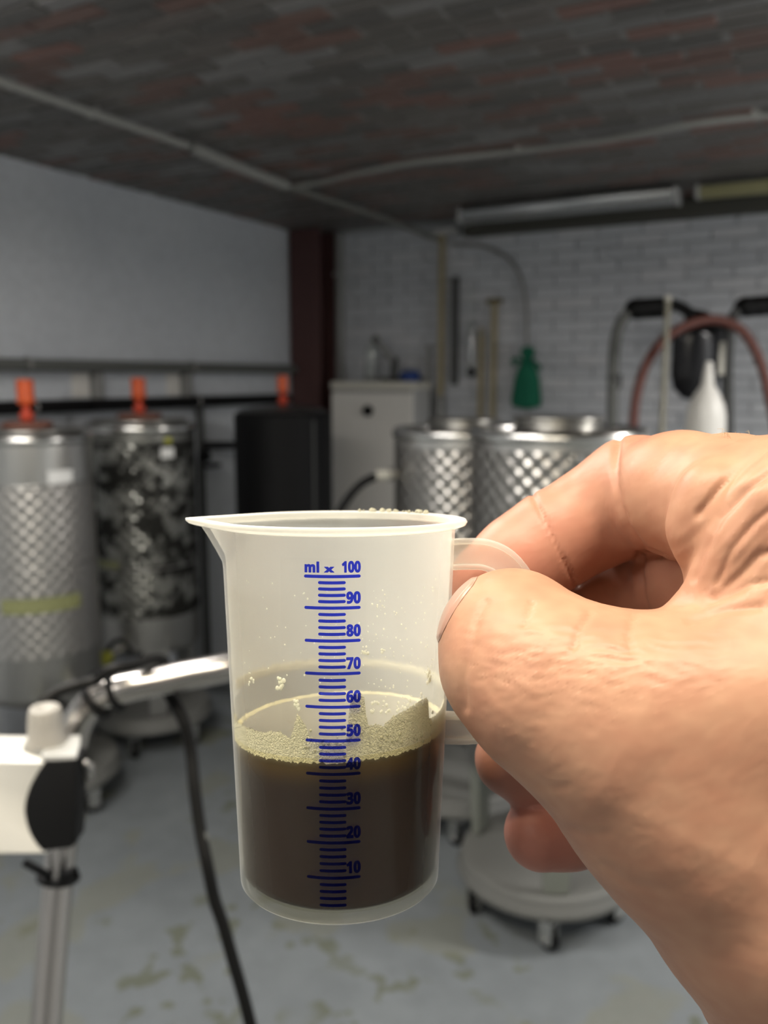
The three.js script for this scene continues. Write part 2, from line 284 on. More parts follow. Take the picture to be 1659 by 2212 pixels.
// labels, straps and valves of the tanks
{
  const patch = (t, r, ang, y, w, h, mat, name, label) => { const g = new THREE.CylinderGeometry(r, r, h, 12, 1, true, ang - w / r / 2, w / r).translate(0, y, 0); const g2 = new THREE.CylinderGeometry(r + 0.0015, r + 0.0015, h, 12, 1, true, ang - w / r / 2, w / r).translate(0, y, 0); part(t, name, merge([g, g2]), mat, label); };
  patch(tankA, 0.201, 0.86, 1.017, 0.085, 0.042, M.label, 'paper_label', 'white paper label');
  patch(tankB, 0.214, 0.75, 1.05, 0.055, 0.04, M.label, 'paper_label', 'white paper label');
  patch(tankB, 0.214, 0.77, 1.098, 0.03, 0.02, M.yellow, 'sticker', 'yellow sticker');
  patch(tankA, 0.203, 0.45, 0.60, 0.26, 0.05, std({ color: lin(0.26, 0.27, 0.12), roughness: 0.6 }), 'yellow_strap', 'dull yellow strap');
  patch(tankB, 0.215, -0.45, 0.62, 0.1, 0.03, std({ color: lin(0.22, 0.23, 0.12), roughness: 0.6 }), 'yellow_strap', 'dull yellow strap');
  for (const [t, r, a, y] of [[tankA, 0.196, 0.35, 0.24], [tankA, 0.196, 0.95, 0.30], [tankB, 0.208, -0.35, 0.27]]) {
    const d = V(Math.sin(a), 0, Math.cos(a)), b = d.clone().multiplyScalar(r - 0.01).setY(y), e = d.clone().multiplyScalar(r + 0.06).setY(y);
    const v = new THREE.Group(); v.name = 'drain_valve'; t.add(v);
    part(v, 'valve_body', merge([line(b, e, 0.016), new THREE.SphereGeometry(0.024, 16, 12).translate(e.x, e.y, e.z)]), M.steelRim);
    part(v, 'valve_cap', line(e, e.clone().add(d.clone().multiplyScalar(0.03)), 0.026, 20), M.yellow, 'yellow cap');
    part(v, 'valve_lever', tube([e.clone().add(V(0, 0.02, 0)), e.clone().add(V(0.03, 0.06, 0)), e.clone().add(V(0.075, 0.055, 0.01)), e.clone().add(V(0.10, 0.02, 0.015))], 0.009, 20, 8), M.black);
  }
}
// black tank behind
{
  const r = 0.226, t = thing('black_tank', 'tall matt black insulated tank in front of the maroon column', 'tank', [LC.x, 0, LC.z]);
  part(t, 'jacket', lathe([[0, 0.06], [r - 0.02, 0.06], [r, 0.08], [r, 1.33], [r - 0.006, 1.345], [r - 0.02, 1.35]], 80), M.black);
  part(t, 'lid', lathe([[r - 0.018, 1.345], [r - 0.03, 1.362], [r * 0.6, 1.374], [0.05, 1.384], [0, 1.384]], 64), std({ color: lin(0.045, 0.043, 0.042), roughness: 0.4 }));
  part(t, 'seam', box(0.012, 1.2, 0.008, 0.002).translate(0, 0.72, r + 0.001).rotateY(0.75), M.darkGrey);
  for (let k = 0; k < 3; k++) part(t, 'foot', new THREE.CylinderGeometry(0.03, 0.035, 0.062, 16).translate(Math.sin(k * 2.1) * 0.17, 0.031, Math.cos(k * 2.1) * 0.17), M.rubber);
}
// orange airlocks
for (const [p, y, s, label] of [[LA, 1.356, 1, 'orange plastic airlock on the tank at the left edge'], [LB, 1.362, 1, 'orange plastic airlock on the blotched tank'], [LC, 1.384, 0.92, 'orange plastic airlock on the black tank']]) {
  const t = thing('airlock', label, 'airlock', [p.x, y, p.z]);
  part(t, 'stopper', lathe([[0, 0], [0.02, 0], [0.024, 0.02], [0.022, 0.034], [0.014, 0.036], [0.011, 0.04], [0.011, 0.056], [0, 0.056]], 32).scale(s, s, s), M.orangeDeep, 'deep red stopper');
  part(t, 'cup', lathe([[0.011, 0.054], [0.026, 0.062], [0.031, 0.072], [0.0275, 0.076], [0.0275, 0.138], [0.0255, 0.143], [0, 0.144]], 32).scale(s, s, s), M.orange);
}

// ---------------------------------------------------------------- left wall pipes
{
  const pl = (name, label, cat, y, u0, u1, off, r, mat) => {
    const t = thing(name, label, cat, R(LEFT + off, u0, y), -YAW);
    part(t, 'pipe_run', line(V(0, 0, 0), V(0, 0, -(u1 - u0)), r, 20), mat);
    for (let u = u0 + 0.35; u < u1 - 0.1; u += 0.95) part(t, 'clamp', merge([new THREE.TorusGeometry(r + 0.004, 0.005, 8, 24).translate(0, 0, -(u - u0)), line(V(-r, 0, -(u - u0)), V(-off, 0, -(u - u0)), 0.007)]), M.steelDull);
    return t;
  };
  pl('wall_pipe', 'grey pipe running along the left wall, upper of two', 'pipe', 1.555, 1.0, 4.12, 0.08, 0.024, M.pipeGrey);
  pl('wall_pipe', 'black pipe running along the left wall, lower of two', 'pipe', 1.392, 1.0, 4.02, 0.10, 0.027, M.black);
  [[172, 'pale square bracket between the wall pipes near the left tank'], [372, 'pale square bracket between the wall pipes near the blotched tank']].forEach(([px, label]) => {
    const p = onWallLeft(px, 835, 0.0), q = toRoom(p), t = thing('pipe_bracket', label, 'bracket', R(LEFT, q.u, 1.475), -YAW);
    part(t, 'plate', box(0.012, 0.105, 0.09, 0.003).translate(0.006, 0, 0), M.white);
    part(t, 'strut', box(0.05, 0.12, 0.035, 0.003).translate(0.03, 0, -0.07), M.midGrey);
  });
  const b = onWallLeft(428, 935, 0.02), q = toRoom(b), t = thing('riser_pipe', 'dark riser pipe with a valve between the blotched tank and the black tank', 'pipe', R(LEFT + 0.035, q.u, 0), -YAW);
  part(t, 'pipe_run', line(V(0, 0.0, 0), V(0, 1.39, 0), 0.018), M.darkGrey);
  part(t, 'branch', tube([V(0, 1.17, 0), V(0.05, 1.17, -0.05), V(0.16, 1.165, -0.18), V(0.24, 1.16, -0.30)], 0.02, 24, 12), M.black);
  part(t, 'valve', merge([new THREE.SphereGeometry(0.034, 16, 12).translate(0.02, 1.12, 0), box(0.03, 0.02, 0.10, 0.004).translate(0.05, 1.07, -0.03)]), M.black);
}
// conduit beside the column on the back wall
{
  const p = toRoom(onWallBack(740, 700)), t = thing('wall_conduit', 'grey vertical conduit on the back wall beside the maroon column', 'conduit', R(p.n, BACK - 0.03, 0), -YAW);
  part(t, 'conduit_run', line(V(0, 0.0, 0), V(0, CEIL - 0.01, 0), 0.026), M.midGrey);
  for (const y of [0.5, 1.3, 2.1]) part(t, 'clip', box(0.075, 0.025, 0.03, 0.004).translate(0, y, 0.0), M.paleGrey);
}
// ceiling pipe with branch wire
{
  const P = (px, py, off = 0.03) => onCeil(px, py, off);
  const a0 = P(-260, 88), a1 = P(0, 176), a2 = P(410, 316), a3 = P(618, 400), a4 = P(790, 458, 0.03), a5 = P(905, 500, 0.05);
  const end = onWallBack(962, 524, 0.04);
  const t = thing('ceiling_cable', 'grey cable pipe running along the brick ceiling to the back wall', 'cable', a1);
  part(t, 'cable_run', tube(rel([a0, a1, P(200, 244), a2], a1), 0.0125, 40, 12), M.cable);
  part(t, 'sleeve', tube(rel([a2, P(515, 360), a3], a1), 0.021, 24, 14), M.cable);
  part(t, 'far_run', tube(rel([a3, P(700, 428), a4, a5, end], a1), 0.014, 40, 12), std({ color: lin(0.20, 0.20, 0.18), roughness: 0.6 }));
  for (const q of [P(200, 244, 0.02), P(-100, 142, 0.02)]) part(t, 'saddle', box(0.05, 0.03, 0.012, 0.003).rotateY(-YAW).translate(...q.clone().sub(a1).toArray()), M.cable);
  const w = [P(625, 402, 0.018), P(680, 396, 0.02), P(780, 372, 0.022), P(900, 350, 0.018), P(1120, 326, 0.012), P(1300, 304, 0.024), P(1480, 270, 0.02), P(1630, 252, 0.012), P(1760, 246, 0.02)];
  const t2 = thing('ceiling_wire', 'white sagging wire branching off right across the brick ceiling', 'wire', w[0]);
  part(t2, 'wire_run', tube(rel(w, w[0]), 0.0105, 80, 12), M.cable);
  for (const k of [4, 7]) part(t2, 'nail_clip', box(0.03, 0.022, 0.02, 0.004).translate(...w[k].clone().sub(w[0]).add(V(0, 0.008, 0)).toArray()), M.cable);
}
// yellow pipe down the wall with the thin hose that holds the bag
{
  const a = toRoom(onWallBack(963, 522)), b = toRoom(onWallBack(960, 905)), t = thing('drop_pipe', 'thin yellowed pipe running down the back wall left of the dark rod', 'pipe', R(a.n, BACK - 0.05, b.y), -YAW);
  part(t, 'pipe_run', line(V(0, 0, 0), V(0, a.y - b.y + 0.03, 0), 0.017), M.tan);
  part(t, 'pipe_foot', lathe([[0, -0.02], [0.026, -0.02], [0.028, 0], [0.028, 0.11], [0.018, 0.13], [0, 0.13]], 24), M.midGrey);
  const c = (px, py, o = 0.03) => onWallBack(px, py, o);
  part(t, 'junction_box', box(0.15, 0.035, 0.05, 0.008).translate(0.02, a.y - b.y + 0.045, 0), M.paleGrey);
  const s = [c(975, 526), c(1040, 532), c(1090, 552), c(1120, 590), c(1134, 640), c(1138, 700), c(1138, 744)], t2 = thing('bag_string', 'thin grey cord arching down the brick wall to the green bag', 'cord', s[0]);
  part(t2, 'string_run', tube(rel(s, s[0]), 0.009, 50, 10), M.midGrey);
  part(t2, 'string_tail', line(c(1140, 868).sub(s[0]), c(1141, 905).sub(s[0]), 0.004), M.midGrey);
}
// green cloth bag
{
  const top = onWallBack(1138, 748, 0.055), bot = onWallBack(1136, 884, 0.055), k = top.distanceTo(bot), t = thing('cloth_bag', 'green drawstring cloth bag hanging on a cord on the brick wall', 'bag', bot, -YAW);
  const geo = (prof, ang) => { const g = new THREE.CylinderGeometry(1, 1, 1, 40, 24, true), p = g.attributes.position; for (let i = 0; i < p.count; i++) { const v = p.getY(i) + 0.5, a = Math.atan2(p.getX(i), p.getZ(i)); let w = 0; for (let j = 0; j < prof.length - 1; j++) if (v >= prof[j][0] && v <= prof[j + 1][0]) { const f = (v - prof[j][0]) / (prof[j + 1][0] - prof[j][0] || 1), s = f * f * (3 - 2 * f); w = prof[j][1] + (prof[j + 1][1] - prof[j][1]) * s; } const fold = 1 + 0.07 * Math.sin(a * 7 + v * 3) * ang; p.setXYZ(i, Math.sin(a) * w * fold, v * k, Math.cos(a) * w * 0.42 * fold); } g.computeVertexNormals(); return g; };
  part(t, 'sack', geo([[0, 0.002], [0.03, 0.074], [0.12, 0.080], [0.42, 0.070], [0.60, 0.056], [0.70, 0.040], [0.76, 0.030]], 0.5), M.green);
  part(t, 'ruffle', geo([[0.74, 0.028], [0.80, 0.022], [0.86, 0.030], [0.95, 0.036], [1.0, 0.012]], 2.2), M.green);
  part(t, 'tie', merge([tube([V(-0.022, 0.76 * k, 0.012), V(-0.05, 0.80 * k, 0.02), V(-0.075, 0.77 * k, 0.016), V(-0.06, 0.70 * k, 0.02)], 0.010, 20, 8), tube([V(0.025, 0.76 * k, 0.012), V(0.05, 0.74 * k, 0.018), V(0.072, 0.66 * k, 0.018), V(0.068, 0.62 * k, 0.018)], 0.009, 20, 8)]), M.green);
}
// tools hung on the back wall
{
  const hang = (name, label, cat, px0, py0, px1, py1, off) => { const a = onWallBack(px0, py0, off), b = onWallBack(px1, py1, off); return { t: thing(name, label, cat, b, -YAW), L: a.y - b.y }; };
  let h = hang('dark_rod', 'dark grey rod hanging on the wall beside the yellowed pipe', 'rod', 981, 598, 981, 832, 0.03);
  part(h.t, 'shaft', lathe([[0, 0], [0.02, 0.004], [0.021, 0.02], [0.021, h.L - 0.02], [0.016, h.L], [0, h.L]], 20), M.darkGrey);
  part(h.t, 'hook', line(V(0, h.L - 0.03, 0), V(0, h.L - 0.03, -0.03), 0.006), M.steelDull);
  h = hang('glass_hydrometer', 'clear glass hydrometer with a black bulb on the back wall', 'hydrometer', 1017, 615, 1017, 812, 0.03);
  part(h.t, 'glass_tube', lathe([[0, 0.035], [0.014, 0.04], [0.023, 0.06], [0.024, h.L * 0.5], [0.02, h.L * 0.58], [0.009, h.L * 0.64], [0.008, h.L * 0.93], [0.012, h.L * 0.95], [0.012, h.L], [0, h.L]], 24), M.glass);
  part(h.t, 'inner_scale', lathe([[0, 0.075], [0.014, 0.08], [0.015, h.L * 0.48], [0, h.L * 0.49]], 18), std({ color: lin(0.75, 0.75, 0.78), metalness: 0.9, roughness: 0.22 }));
  part(h.t, 'ballast_bulb', new THREE.SphereGeometry(0.024, 18, 14).translate(0, 0.02, 0), M.blackGloss);
  h = hang('tan_rod', 'short tan rod standing behind the tank lid', 'rod', 1037, 708, 1037, 912, 0.05);
  part(h.t, 'shaft', lathe([[0, 0], [0.015, 0], [0.015, h.L - 0.01], [0.01, h.L], [0, h.L]], 18), M.tan);
  part(h.t, 'tip', lathe([[0.0155, h.L - 0.035], [0.017, h.L - 0.034], [0.017, h.L - 0.02], [0.0155, h.L - 0.019]], 18), M.midGrey);
  h = hang('tee_rod', 'tall tan rod with a crossbar handle on top', 'rod', 1065, 646, 1063, 912, 0.05);
  part(h.t, 'shaft', lathe([[0, 0], [0.0165, 0], [0.0165, h.L - 0.02], [0, h.L - 0.02]], 18), M.tan);
  part(h.t, 'crossbar', box(0.085, 0.03, 0.03, 0.008).translate(0, h.L - 0.012, 0), std({ color: lin(0.17, 0.14, 0.07), roughness: 0.5 }));
}
// white cabinet with knob, things on its top
{
  const yTop = 1.487, n0 = -2.551, n1 = -2.043, u0 = 4.1, dep = 0.2, w = n1 - n0, nc = (n0 + n1) / 2;
  const t = thing('white_cabinet', 'tall white cabinet with one round black knob beside the column', 'cabinet', R(nc, u0 + dep / 2, 0), -YAW);
  part(t, 'case', box(w, yTop - 0.06, dep, 0.01).translate(0, (yTop - 0.06) / 2 + 0.04, 0), M.paleGrey);
  part(t, 'door', box(w - 0.006, yTop - 0.12, 0.02, 0.008).translate(0, (yTop - 0.12) / 2 + 0.06, dep / 2 + 0.011), M.white);
  part(t, 'top_panel', box(w + 0.008, 0.045, dep + 0.034, 0.012).translate(0, yTop - 0.022, 0.008), M.cream);
  part(t, 'plinth', box(w - 0.04, 0.05, dep - 0.03, 0.004).translate(0, 0.025, 0), M.darkGrey);
  const k = toRoom(onPlane(800, 887, UDIR, u0)); const kb = part(t, 'knob', lathe([[0, 0], [0.03, 0], [0.03, 0.012], [0.024, 0.028], [0, 0.03]], 28).rotateX(Math.PI / 2).translate(k.n - nc, k.y, dep / 2 + 0.02), M.black, 'round black knob');
  const top = (px, z = 0) => { const q = toRoom(onPlane(px, 815, UDIR, u0 + dep / 2 + z)); return R(q.n, u0 + dep / 2 + z, yTop); };
  let o = thing('glass_jar', 'clear glass jar at the left on top of the white cabinet', 'jar', top(802));
  part(o, 'glass_body', lathe([[0, 0], [0.033, 0], [0.036, 0.01], [0.036, 0.15], [0.028, 0.175], [0.024, 0.18], [0.024, 0.20], [0.022, 0.20], [0.022, 0.18], [0.033, 0.15], [0.033, 0.006], [0, 0.006]], 28), M.glass);
  part(o, 'lid', lathe([[0, 0.198], [0.026, 0.198], [0.026, 0.212], [0, 0.214]], 24), M.paleGrey);
  o = thing('bench_microscope', 'small grey device with a tilted tube on top of the white cabinet', 'device', top(848), -YAW);
  part(o, 'foot', box(0.10, 0.025, 0.10, 0.008).translate(0.0, 0.0125, 0), M.darkGrey);
  part(o, 'stand', box(0.035, 0.11, 0.035, 0.01).rotateZ(-0.1).translate(0.01, 0.075, 0), M.darkGrey);
  part(o, 'tilted_tube', line(V(0.012, 0.115, 0.02), V(-0.085, 0.215, 0.02), 0.018), M.midGrey);
  part(o, 'eyepiece', line(V(-0.083, 0.213, 0.02), V(-0.105, 0.236, 0.02), 0.022), M.pipeGrey);
  o = thing('blue_cloth', 'crumpled blue cloth at the right corner of the white cabinet top', 'cloth', top(886), -YAW);
  const g = new THREE.SphereGeometry(0.05, 28, 18), gp = g.attributes.position, no = new ImprovedNoise(); for (let i = 0; i < gp.count; i++) { const x = gp.getX(i), y = gp.getY(i), z = gp.getZ(i), f = 1 + 0.35 * no.noise(x * 40, y * 40, z * 40); gp.setXYZ(i, x * 1.1 * f, Math.max(0, (y + 0.03) * 0.75 * f), z * f); } g.computeVertexNormals();
  part(o, 'fold', g, M.blue);
  const p = toRoom(onWallBack(926, 745, 0.05)), q = toRoom(onWallBack(926, 902, 0.05)); o = thing('grey_rod', 'thin grey rod leaning upright just right of the white cabinet', 'rod', R(p.n, BACK - 0.05, 0), -YAW);
  part(o, 'shaft', line(V(0, 0, 0), V(0, p.y, 0), 0.014), M.midGrey);
  part(o, 'sleeve', lathe([[0.0145, 0.5], [0.02, 0.505], [0.02, 1.43], [0.0145, 1.44]], 20), M.darkGrey, 'dark lower sleeve');
}
// hose at the rear-right tank
{
  const z = 2.72, p = (px, py, d = z) => at(px, py, d), b = p(868, 1026, 2.80), t = thing('black_hose', 'short black hose with a pale fitting plugged into the quilted tank', 'hose', b);
  part(t, 'hose_run', tube(rel([p(690, 1330), p(705, 1220), p(728, 1120), p(748, 1082), p(782, 1044), p(815, 1028)], b), 0.0135, 50, 12), M.rubber);
  part(t, 'fitting', merge([line(p(812, 1028).sub(b), p(842, 1025, 2.73).sub(b), 0.017), line(p(842, 1025, 2.73).sub(b), p(857, 1026, 2.775).sub(b), 0.013)]), M.cream, 'pale plastic fitting');
  part(t, 'collar', line(p(838, 1025.4, 2.73).sub(b), p(846, 1025, 2.735).sub(b), 0.021, 6), M.steelRim);
}

// ---------------------------------------------------------------- right side: hand truck, hose, canister, funnel, broom
{
  const z = 3.55, p = (px, py, d = z) => at(px, py, d), base = at(1450, 940, z).setY(0), down = (v, y) => v.clone().setY(y);
  const t = thing('hand_truck', 'grey tubular hand truck with two black grips before the brick wall', 'hand truck', base);
  const L = p(1322, 935), Rr = p(1572, 935);
  part(t, 'frame_tube', tube(rel([down(L, 0.05), down(L, 0.7), L, p(1325, 800), p(1330, 735), p(1345, 690), p(1372, 668), p(1395, 666)], base), 0.023, 70, 14), M.pipeGrey);
  part(t, 'frame_tube', tube(rel([down(Rr, 0.05), down(Rr, 0.7), Rr, p(1571, 800), p(1574, 735), p(1582, 690), p(1602, 664), p(1625, 660)], base), 0.023, 70, 14), M.darkGrey);
  const grip = (x0, y0, x1, y1) => { const a = p(x0, y0).sub(base), b = p(x1, y1).sub(base), s = []; for (let i = 0; i < 4; i++) s.push(new THREE.CapsuleGeometry(0.043, 0.02, 6, 16).rotateZ(Math.PI / 2).translate(...a.clone().lerp(b, (i + 0.5) / 4).toArray())); return merge([...s, line(a, b, 0.038)]); };
  part(t, 'grip', grip(1368, 668, 1436, 664), M.rubber, 'black rubber grip');
  part(t, 'grip', grip(1602, 664, 1700, 656), M.rubber, 'black rubber grip');
  part(t, 'joint_ring', lathe([[0.022, -0.03], [0.026, -0.026], [0.026, 0.026], [0.022, 0.03]], 20).translate(...p(1329, 824).sub(base).toArray()), M.darkGrey);
  part(t, 'cross_bar', line(down(L, 0.75).sub(base), down(Rr, 0.75).sub(base), 0.016), M.midGrey);
  part(t, 'toe_plate', box(0.52, 0.012, 0.22, 0.003).translate(0, 0.02, 0.1), M.midGrey);
  for (const q of [L, Rr]) part(t, 'wheel', new THREE.TorusGeometry(0.075, 0.032, 14, 32).rotateY(Math.PI / 2).translate(q.x - base.x, 0.107, q.z - base.z - 0.12), M.rubber);
  part(t, 'strap', tube(rel([p(1438, 652), p(1470, 664), p(1510, 690), p(1550, 712), p(1572, 722)], base), 0.023, 30, 10), M.rubber, 'black padded strap');
}
{
  const z = 3.42, p = (px, py, d = z) => at(px, py, d), b = p(1505, 775).clone(), t = thing('black_canister', 'shiny black rounded canister hanging from the hand truck strap', 'canister', b);
  const g = lathe([[0, -0.165], [0.05, -0.155], [0.088, -0.115], [0.1, -0.06], [0.1, 0.09], [0.09, 0.125], [0.05, 0.14], [0, 0.142]], 40).scale(1, 1, 0.6);
  part(t, 'shell', g, M.blackGloss);
  part(t, 'hanger', tube([V(-0.05, 0.13, 0), V(-0.04, 0.17, 0), V(0, 0.19, -0.06), V(0.04, 0.165, 0), V(0.05, 0.13, 0)], 0.01, 24, 8), M.rubber);
  part(t, 'side_plate', box(0.026, 0.13, 0.012, 0.005).translate(0.085, 0.0, 0.035), M.cream, 'narrow cream plate');
}
{
  const z = 3.27, p = (px, py, d = z) => at(px, py, d), pts = [p(1366, 1000), p(1368, 925), p(1376, 850), p(1400, 780), p(1440, 728), p(1490, 700), p(1545, 690), p(1600, 712), p(1640, 775), p(1662, 860), p(1680, 960)], b = pts[0].clone().setY(0);
  const full = [at(1366, 1500, 3.5).setY(0.03), at(1366, 1300, 3.42).setY(0.5), ...pts, at(1690, 1300, 3.42).setY(0.5), at(1700, 1500, 3.5).setY(0.03)];
  const t = thing('red_hose', 'red brown hose looped in a high arch over the black canister', 'hose', b);
  part(t, 'hose_run', tube(rel(full, b), 0.0185, 140, 14), M.redHose);
}
{
  const a = at(1443, 645, 3.21), b = at(1430, 930, 3.21), d = b.clone().sub(a), f = a.clone().addScaledVector(d, (0.02 - a.y) / d.y), t = thing('broom', 'upright broom with a long cream handle in front of the hand truck', 'broom', f);
  part(t, 'handle', line(a.clone().sub(f), f.clone().lerp(a, 0.03).sub(f), 0.0105), std({ color: lin(0.30, 0.285, 0.22), roughness: 0.5 }));
  part(t, 'head', box(0.2, 0.05, 0.05, 0.012).translate(0, 0.06, 0), M.tan);
  part(t, 'handle_cap', new THREE.SphereGeometry(0.014, 14, 10).translate(...a.clone().sub(f).toArray()), M.cream);
  const br = part(t, 'bristle_block', box(0.19, 0.06, 0.045, 0.008).translate(0, 0.012, 0), M.rubber);
}
{
  const z = 2.85, b = at(1521, 965, z), t = thing('steel_table', 'narrow steel table hidden behind the hand, holding the white funnel', 'table', [b.x, 0, b.z]);
  part(t, 'table_top', box(0.16, 0.03, 0.2, 0.004).translate(0, b.y - 0.015, 0), M.steelDull);
  for (const x of [-1, 1]) for (const q of [-1, 1]) part(t, 'leg', box(0.03, b.y - 0.03, 0.03, 0.003).translate(x * 0.06, (b.y - 0.03) / 2, q * 0.08), M.steelDull);
  const f = thing('white_funnel', 'white plastic funnel standing upside down, spout up, behind the hand', 'funnel', b);
  const y1 = at(1521, 782, z).y - b.y;
  const fs = 0.92; part(f, 'cone', lathe([[0.066, 0], [0.069, 0.01], [0.070, 0.06], [0.068, 0.105], [0.060, 0.14], [0.044, 0.172], [0.026, 0.197], [0.020, 0.21], [0.016, 0.21], [0.04, 0.17], [0.056, 0.139], [0.064, 0.10], [0.066, 0.05], [0.065, 0.0]], 40).scale(fs, 1, fs), M.white);
  part(f, 'spout', lathe([[0.021, 0.20], [0.016, y1 * 0.86], [0.010, y1], [0.008, y1], [0.012, y1 * 0.8], [0.018, 0.2]], 24), M.white);
}

// ---------------------------------------------------------------- foreground left: pump cart handle, switch box, cables
{
  const D = 0.84, p = (px, py, d = D) => at(px, py, d), base = p(130, 1900);
  const t = thing('cart_frame', 'shiny bent steel tube frame of a cart, reaching behind the beaker', 'cart frame', base);
  const pts = [p(700, 1378, 0.93), p(600, 1408, 0.90), p(495, 1440, 0.87), p(380, 1463, 0.855), p(275, 1485), p(225, 1500), p(190, 1525), p(165, 1572, 0.846), p(152, 1650, 0.853), p(142, 1760, 0.858), p(128, 1880, 0.856), p(100, 2212, 0.825), p(88, 2420, 0.80)];
  const last = pts[pts.length - 1], dir = last.clone().sub(pts[pts.length - 2]); pts.push(last.clone().addScaledVector(dir, (0.02 - last.y) / dir.y));
  part(t, 'tube_frame', tube(rel(pts, base), 0.0148, 160, 24), std({ color: lin(0.52, 0.49, 0.46), metalness: 1, roughness: 0.26 }));
  const tie = (a, c, b) => { const pa = p(...a), pb = p(...b); return pa; };
  const ring = (px, py, d, ax) => { const g = new THREE.TorusGeometry(0.0175, 0.0036, 10, 32); g.applyQuaternion(new THREE.Quaternion().setFromUnitVectors(V(0, 0, 1), ax.clone().normalize())); return g.translate(...p(px, py, d).sub(base).toArray()); };
  const ax1 = p(275, 1485).sub(p(225, 1500)), ax2 = p(142, 1760, 0.858).sub(p(128, 1880, 0.856));
  part(t, 'cable_tie', ring(250, 1492, 0.842, ax1), M.black);
  part(t, 'cable_tie', ring(207, 1512, 0.84, p(225, 1500).sub(p(190, 1525))), M.black);
  part(t, 'cable_tie', merge([ring(126, 1895, 0.855, ax2), tube(rel([p(108, 1893, 0.84), p(85, 1880, 0.835), p(52, 1862, 0.835)], base), 0.004, 12, 8), tube(rel([p(138, 1893, 0.84), p(150, 1888, 0.835), p(165, 1886, 0.835)], base), 0.006, 12, 8)]), M.black);
  // black cable from the gland along the tube, and the one that hangs down
  const c1 = [p(85, 1535, 0.80), p(92, 1518, 0.80), p(118, 1498, 0.805), p(160, 1482, 0.81), p(205, 1470, 0.818), p(240, 1446, 0.815), p(285, 1438, 0.825), p(328, 1424, 0.848), p(356, 1430, 0.874), p(364, 1470, 0.89)];
  const c2 = [p(350, 1478, 0.885), p(372, 1510, 0.885), p(398, 1560, 0.88), p(412, 1620, 0.88), p(420, 1700, 0.87), p(432, 1790, 0.86), p(448, 1870, 0.85), p(465, 1950, 0.85), p(478, 1985, 0.85), p(502, 2070, 0.85), p(525, 2150, 0.85), p(545, 2230, 0.85), p(575, 2360, 0.85)];
  const w1 = thing('power_cable', 'black cable running from the switch box along the steel tube', 'cable', c1[0]);
  part(w1, 'cable_run', tube(rel(c1, c1[0]), 0.0052, 60, 12), M.rubber);
  const end = c2[c2.length - 1].clone(); c2.push(end.clone().setY(0.25).add(V(0.03, 0, 0.02)), end.clone().setY(0.01).add(V(0.12, 0, 0.05)));
  const w2 = thing('hanging_cable', 'long black cable hanging from the steel tube down to the floor', 'cable', c2[0]);
  part(w2, 'cable_run', tube(rel(c2, c2[0]), 0.0063, 120, 12), M.rubber);
  part(w2, 'cable_marker', line(p(435, 1800, 0.8595).sub(c2[0]), p(438.5, 1816, 0.8575).sub(c2[0]), 0.0066), M.pipeGrey, 'grey marker ring');
}
{
  // switch box: white rounded case, black D-shaped side, cable gland
  const D = 0.76, s = D / F, o = at(52, 1650, D), t = thing('switch_box', 'white rounded switch box with a black side and grey cable gland', 'switch box', o, 0);
  const q = (px) => px * s;
  t.rotation.x = 0;
  const body = new THREE.Shape(), W = q(230), H = q(205); // front outline, hangs left of the black side
  body.moveTo(-W, 0); body.lineTo(q(48), 0); body.quadraticCurveTo(q(-8), -q(50), q(-4), -q(110)); body.quadraticCurveTo(q(0), -q(165), q(26), -H); body.lineTo(-W, -H); body.lineTo(-W, 0);
  const bg = new THREE.ExtrudeGeometry(body, { depth: 0.048, bevelEnabled: true, bevelSize: 0.004, bevelThickness: 0.004, bevelSegments: 4, curveSegments: 24 }).translate(0, 0, -0.052);
  part(t, 'case', toCreasedNormals(bg, 0.7), M.white);
  const dsh = new THREE.Shape(); dsh.moveTo(q(52), q(4)); dsh.lineTo(q(112), q(8)); dsh.lineTo(q(104), -q(100)); dsh.lineTo(q(96), -q(182)); dsh.quadraticCurveTo(q(92), -q(190), q(80), -q(190)); dsh.lineTo(q(32), -q(196)); dsh.quadraticCurveTo(q(2), -q(165), q(0), -q(110)); dsh.quadraticCurveTo(q(2), -q(60), q(52), q(4));
  const dg = new THREE.ExtrudeGeometry(dsh, { depth: 0.02, bevelEnabled: true, bevelSize: 0.0025, bevelThickness: 0.003, bevelSegments: 3, curveSegments: 24 }).translate(0, 0, -0.021);
  part(t, 'side_panel', toCreasedNormals(dg, 0.7), M.black, 'black curved side panel');
  const pl = new THREE.Shape(); pl.moveTo(q(40), 0); pl.lineTo(q(112), 0); pl.quadraticCurveTo(q(100), q(60), q(84), q(105)); pl.lineTo(q(20), q(105)); pl.lineTo(q(40), 0);
  part(t, 'top_plate', new THREE.ExtrudeGeometry(pl, { depth: 0.003, bevelEnabled: true, bevelSize: 0.001, bevelThickness: 0.001 }).rotateX(-Math.PI / 2).translate(0, q(10), 0.0), M.paleGrey);
  const gl = lathe([[0, 0], [q(46), 0], [q(46), q(10)], [q(40), q(16)], [q(38), q(60)], [q(34), q(82)], [q(30), q(88)], [q(16), q(86)], [q(12), q(78)], [0, q(78)]], 40).translate(q(22), q(12), -0.03);
  part(t, 'cable_gland', gl, std({ color: lin(0.36, 0.34, 0.31), roughness: 0.5 }), 'grey plastic cable gland');
  part(t, 'gland_nut', new THREE.CylinderGeometry(q(50), q(52), q(16), 6).translate(q(22), q(14), -0.03), M.midGrey);
  part(t, 'lug', merge([new THREE.SphereGeometry(0.0035, 12, 8).translate(q(125), -q(10), -0.01), box(0.008, 0.016, 0.01, 0.003).translate(q(122), -q(42), -0.02)]), M.steelDull);
}

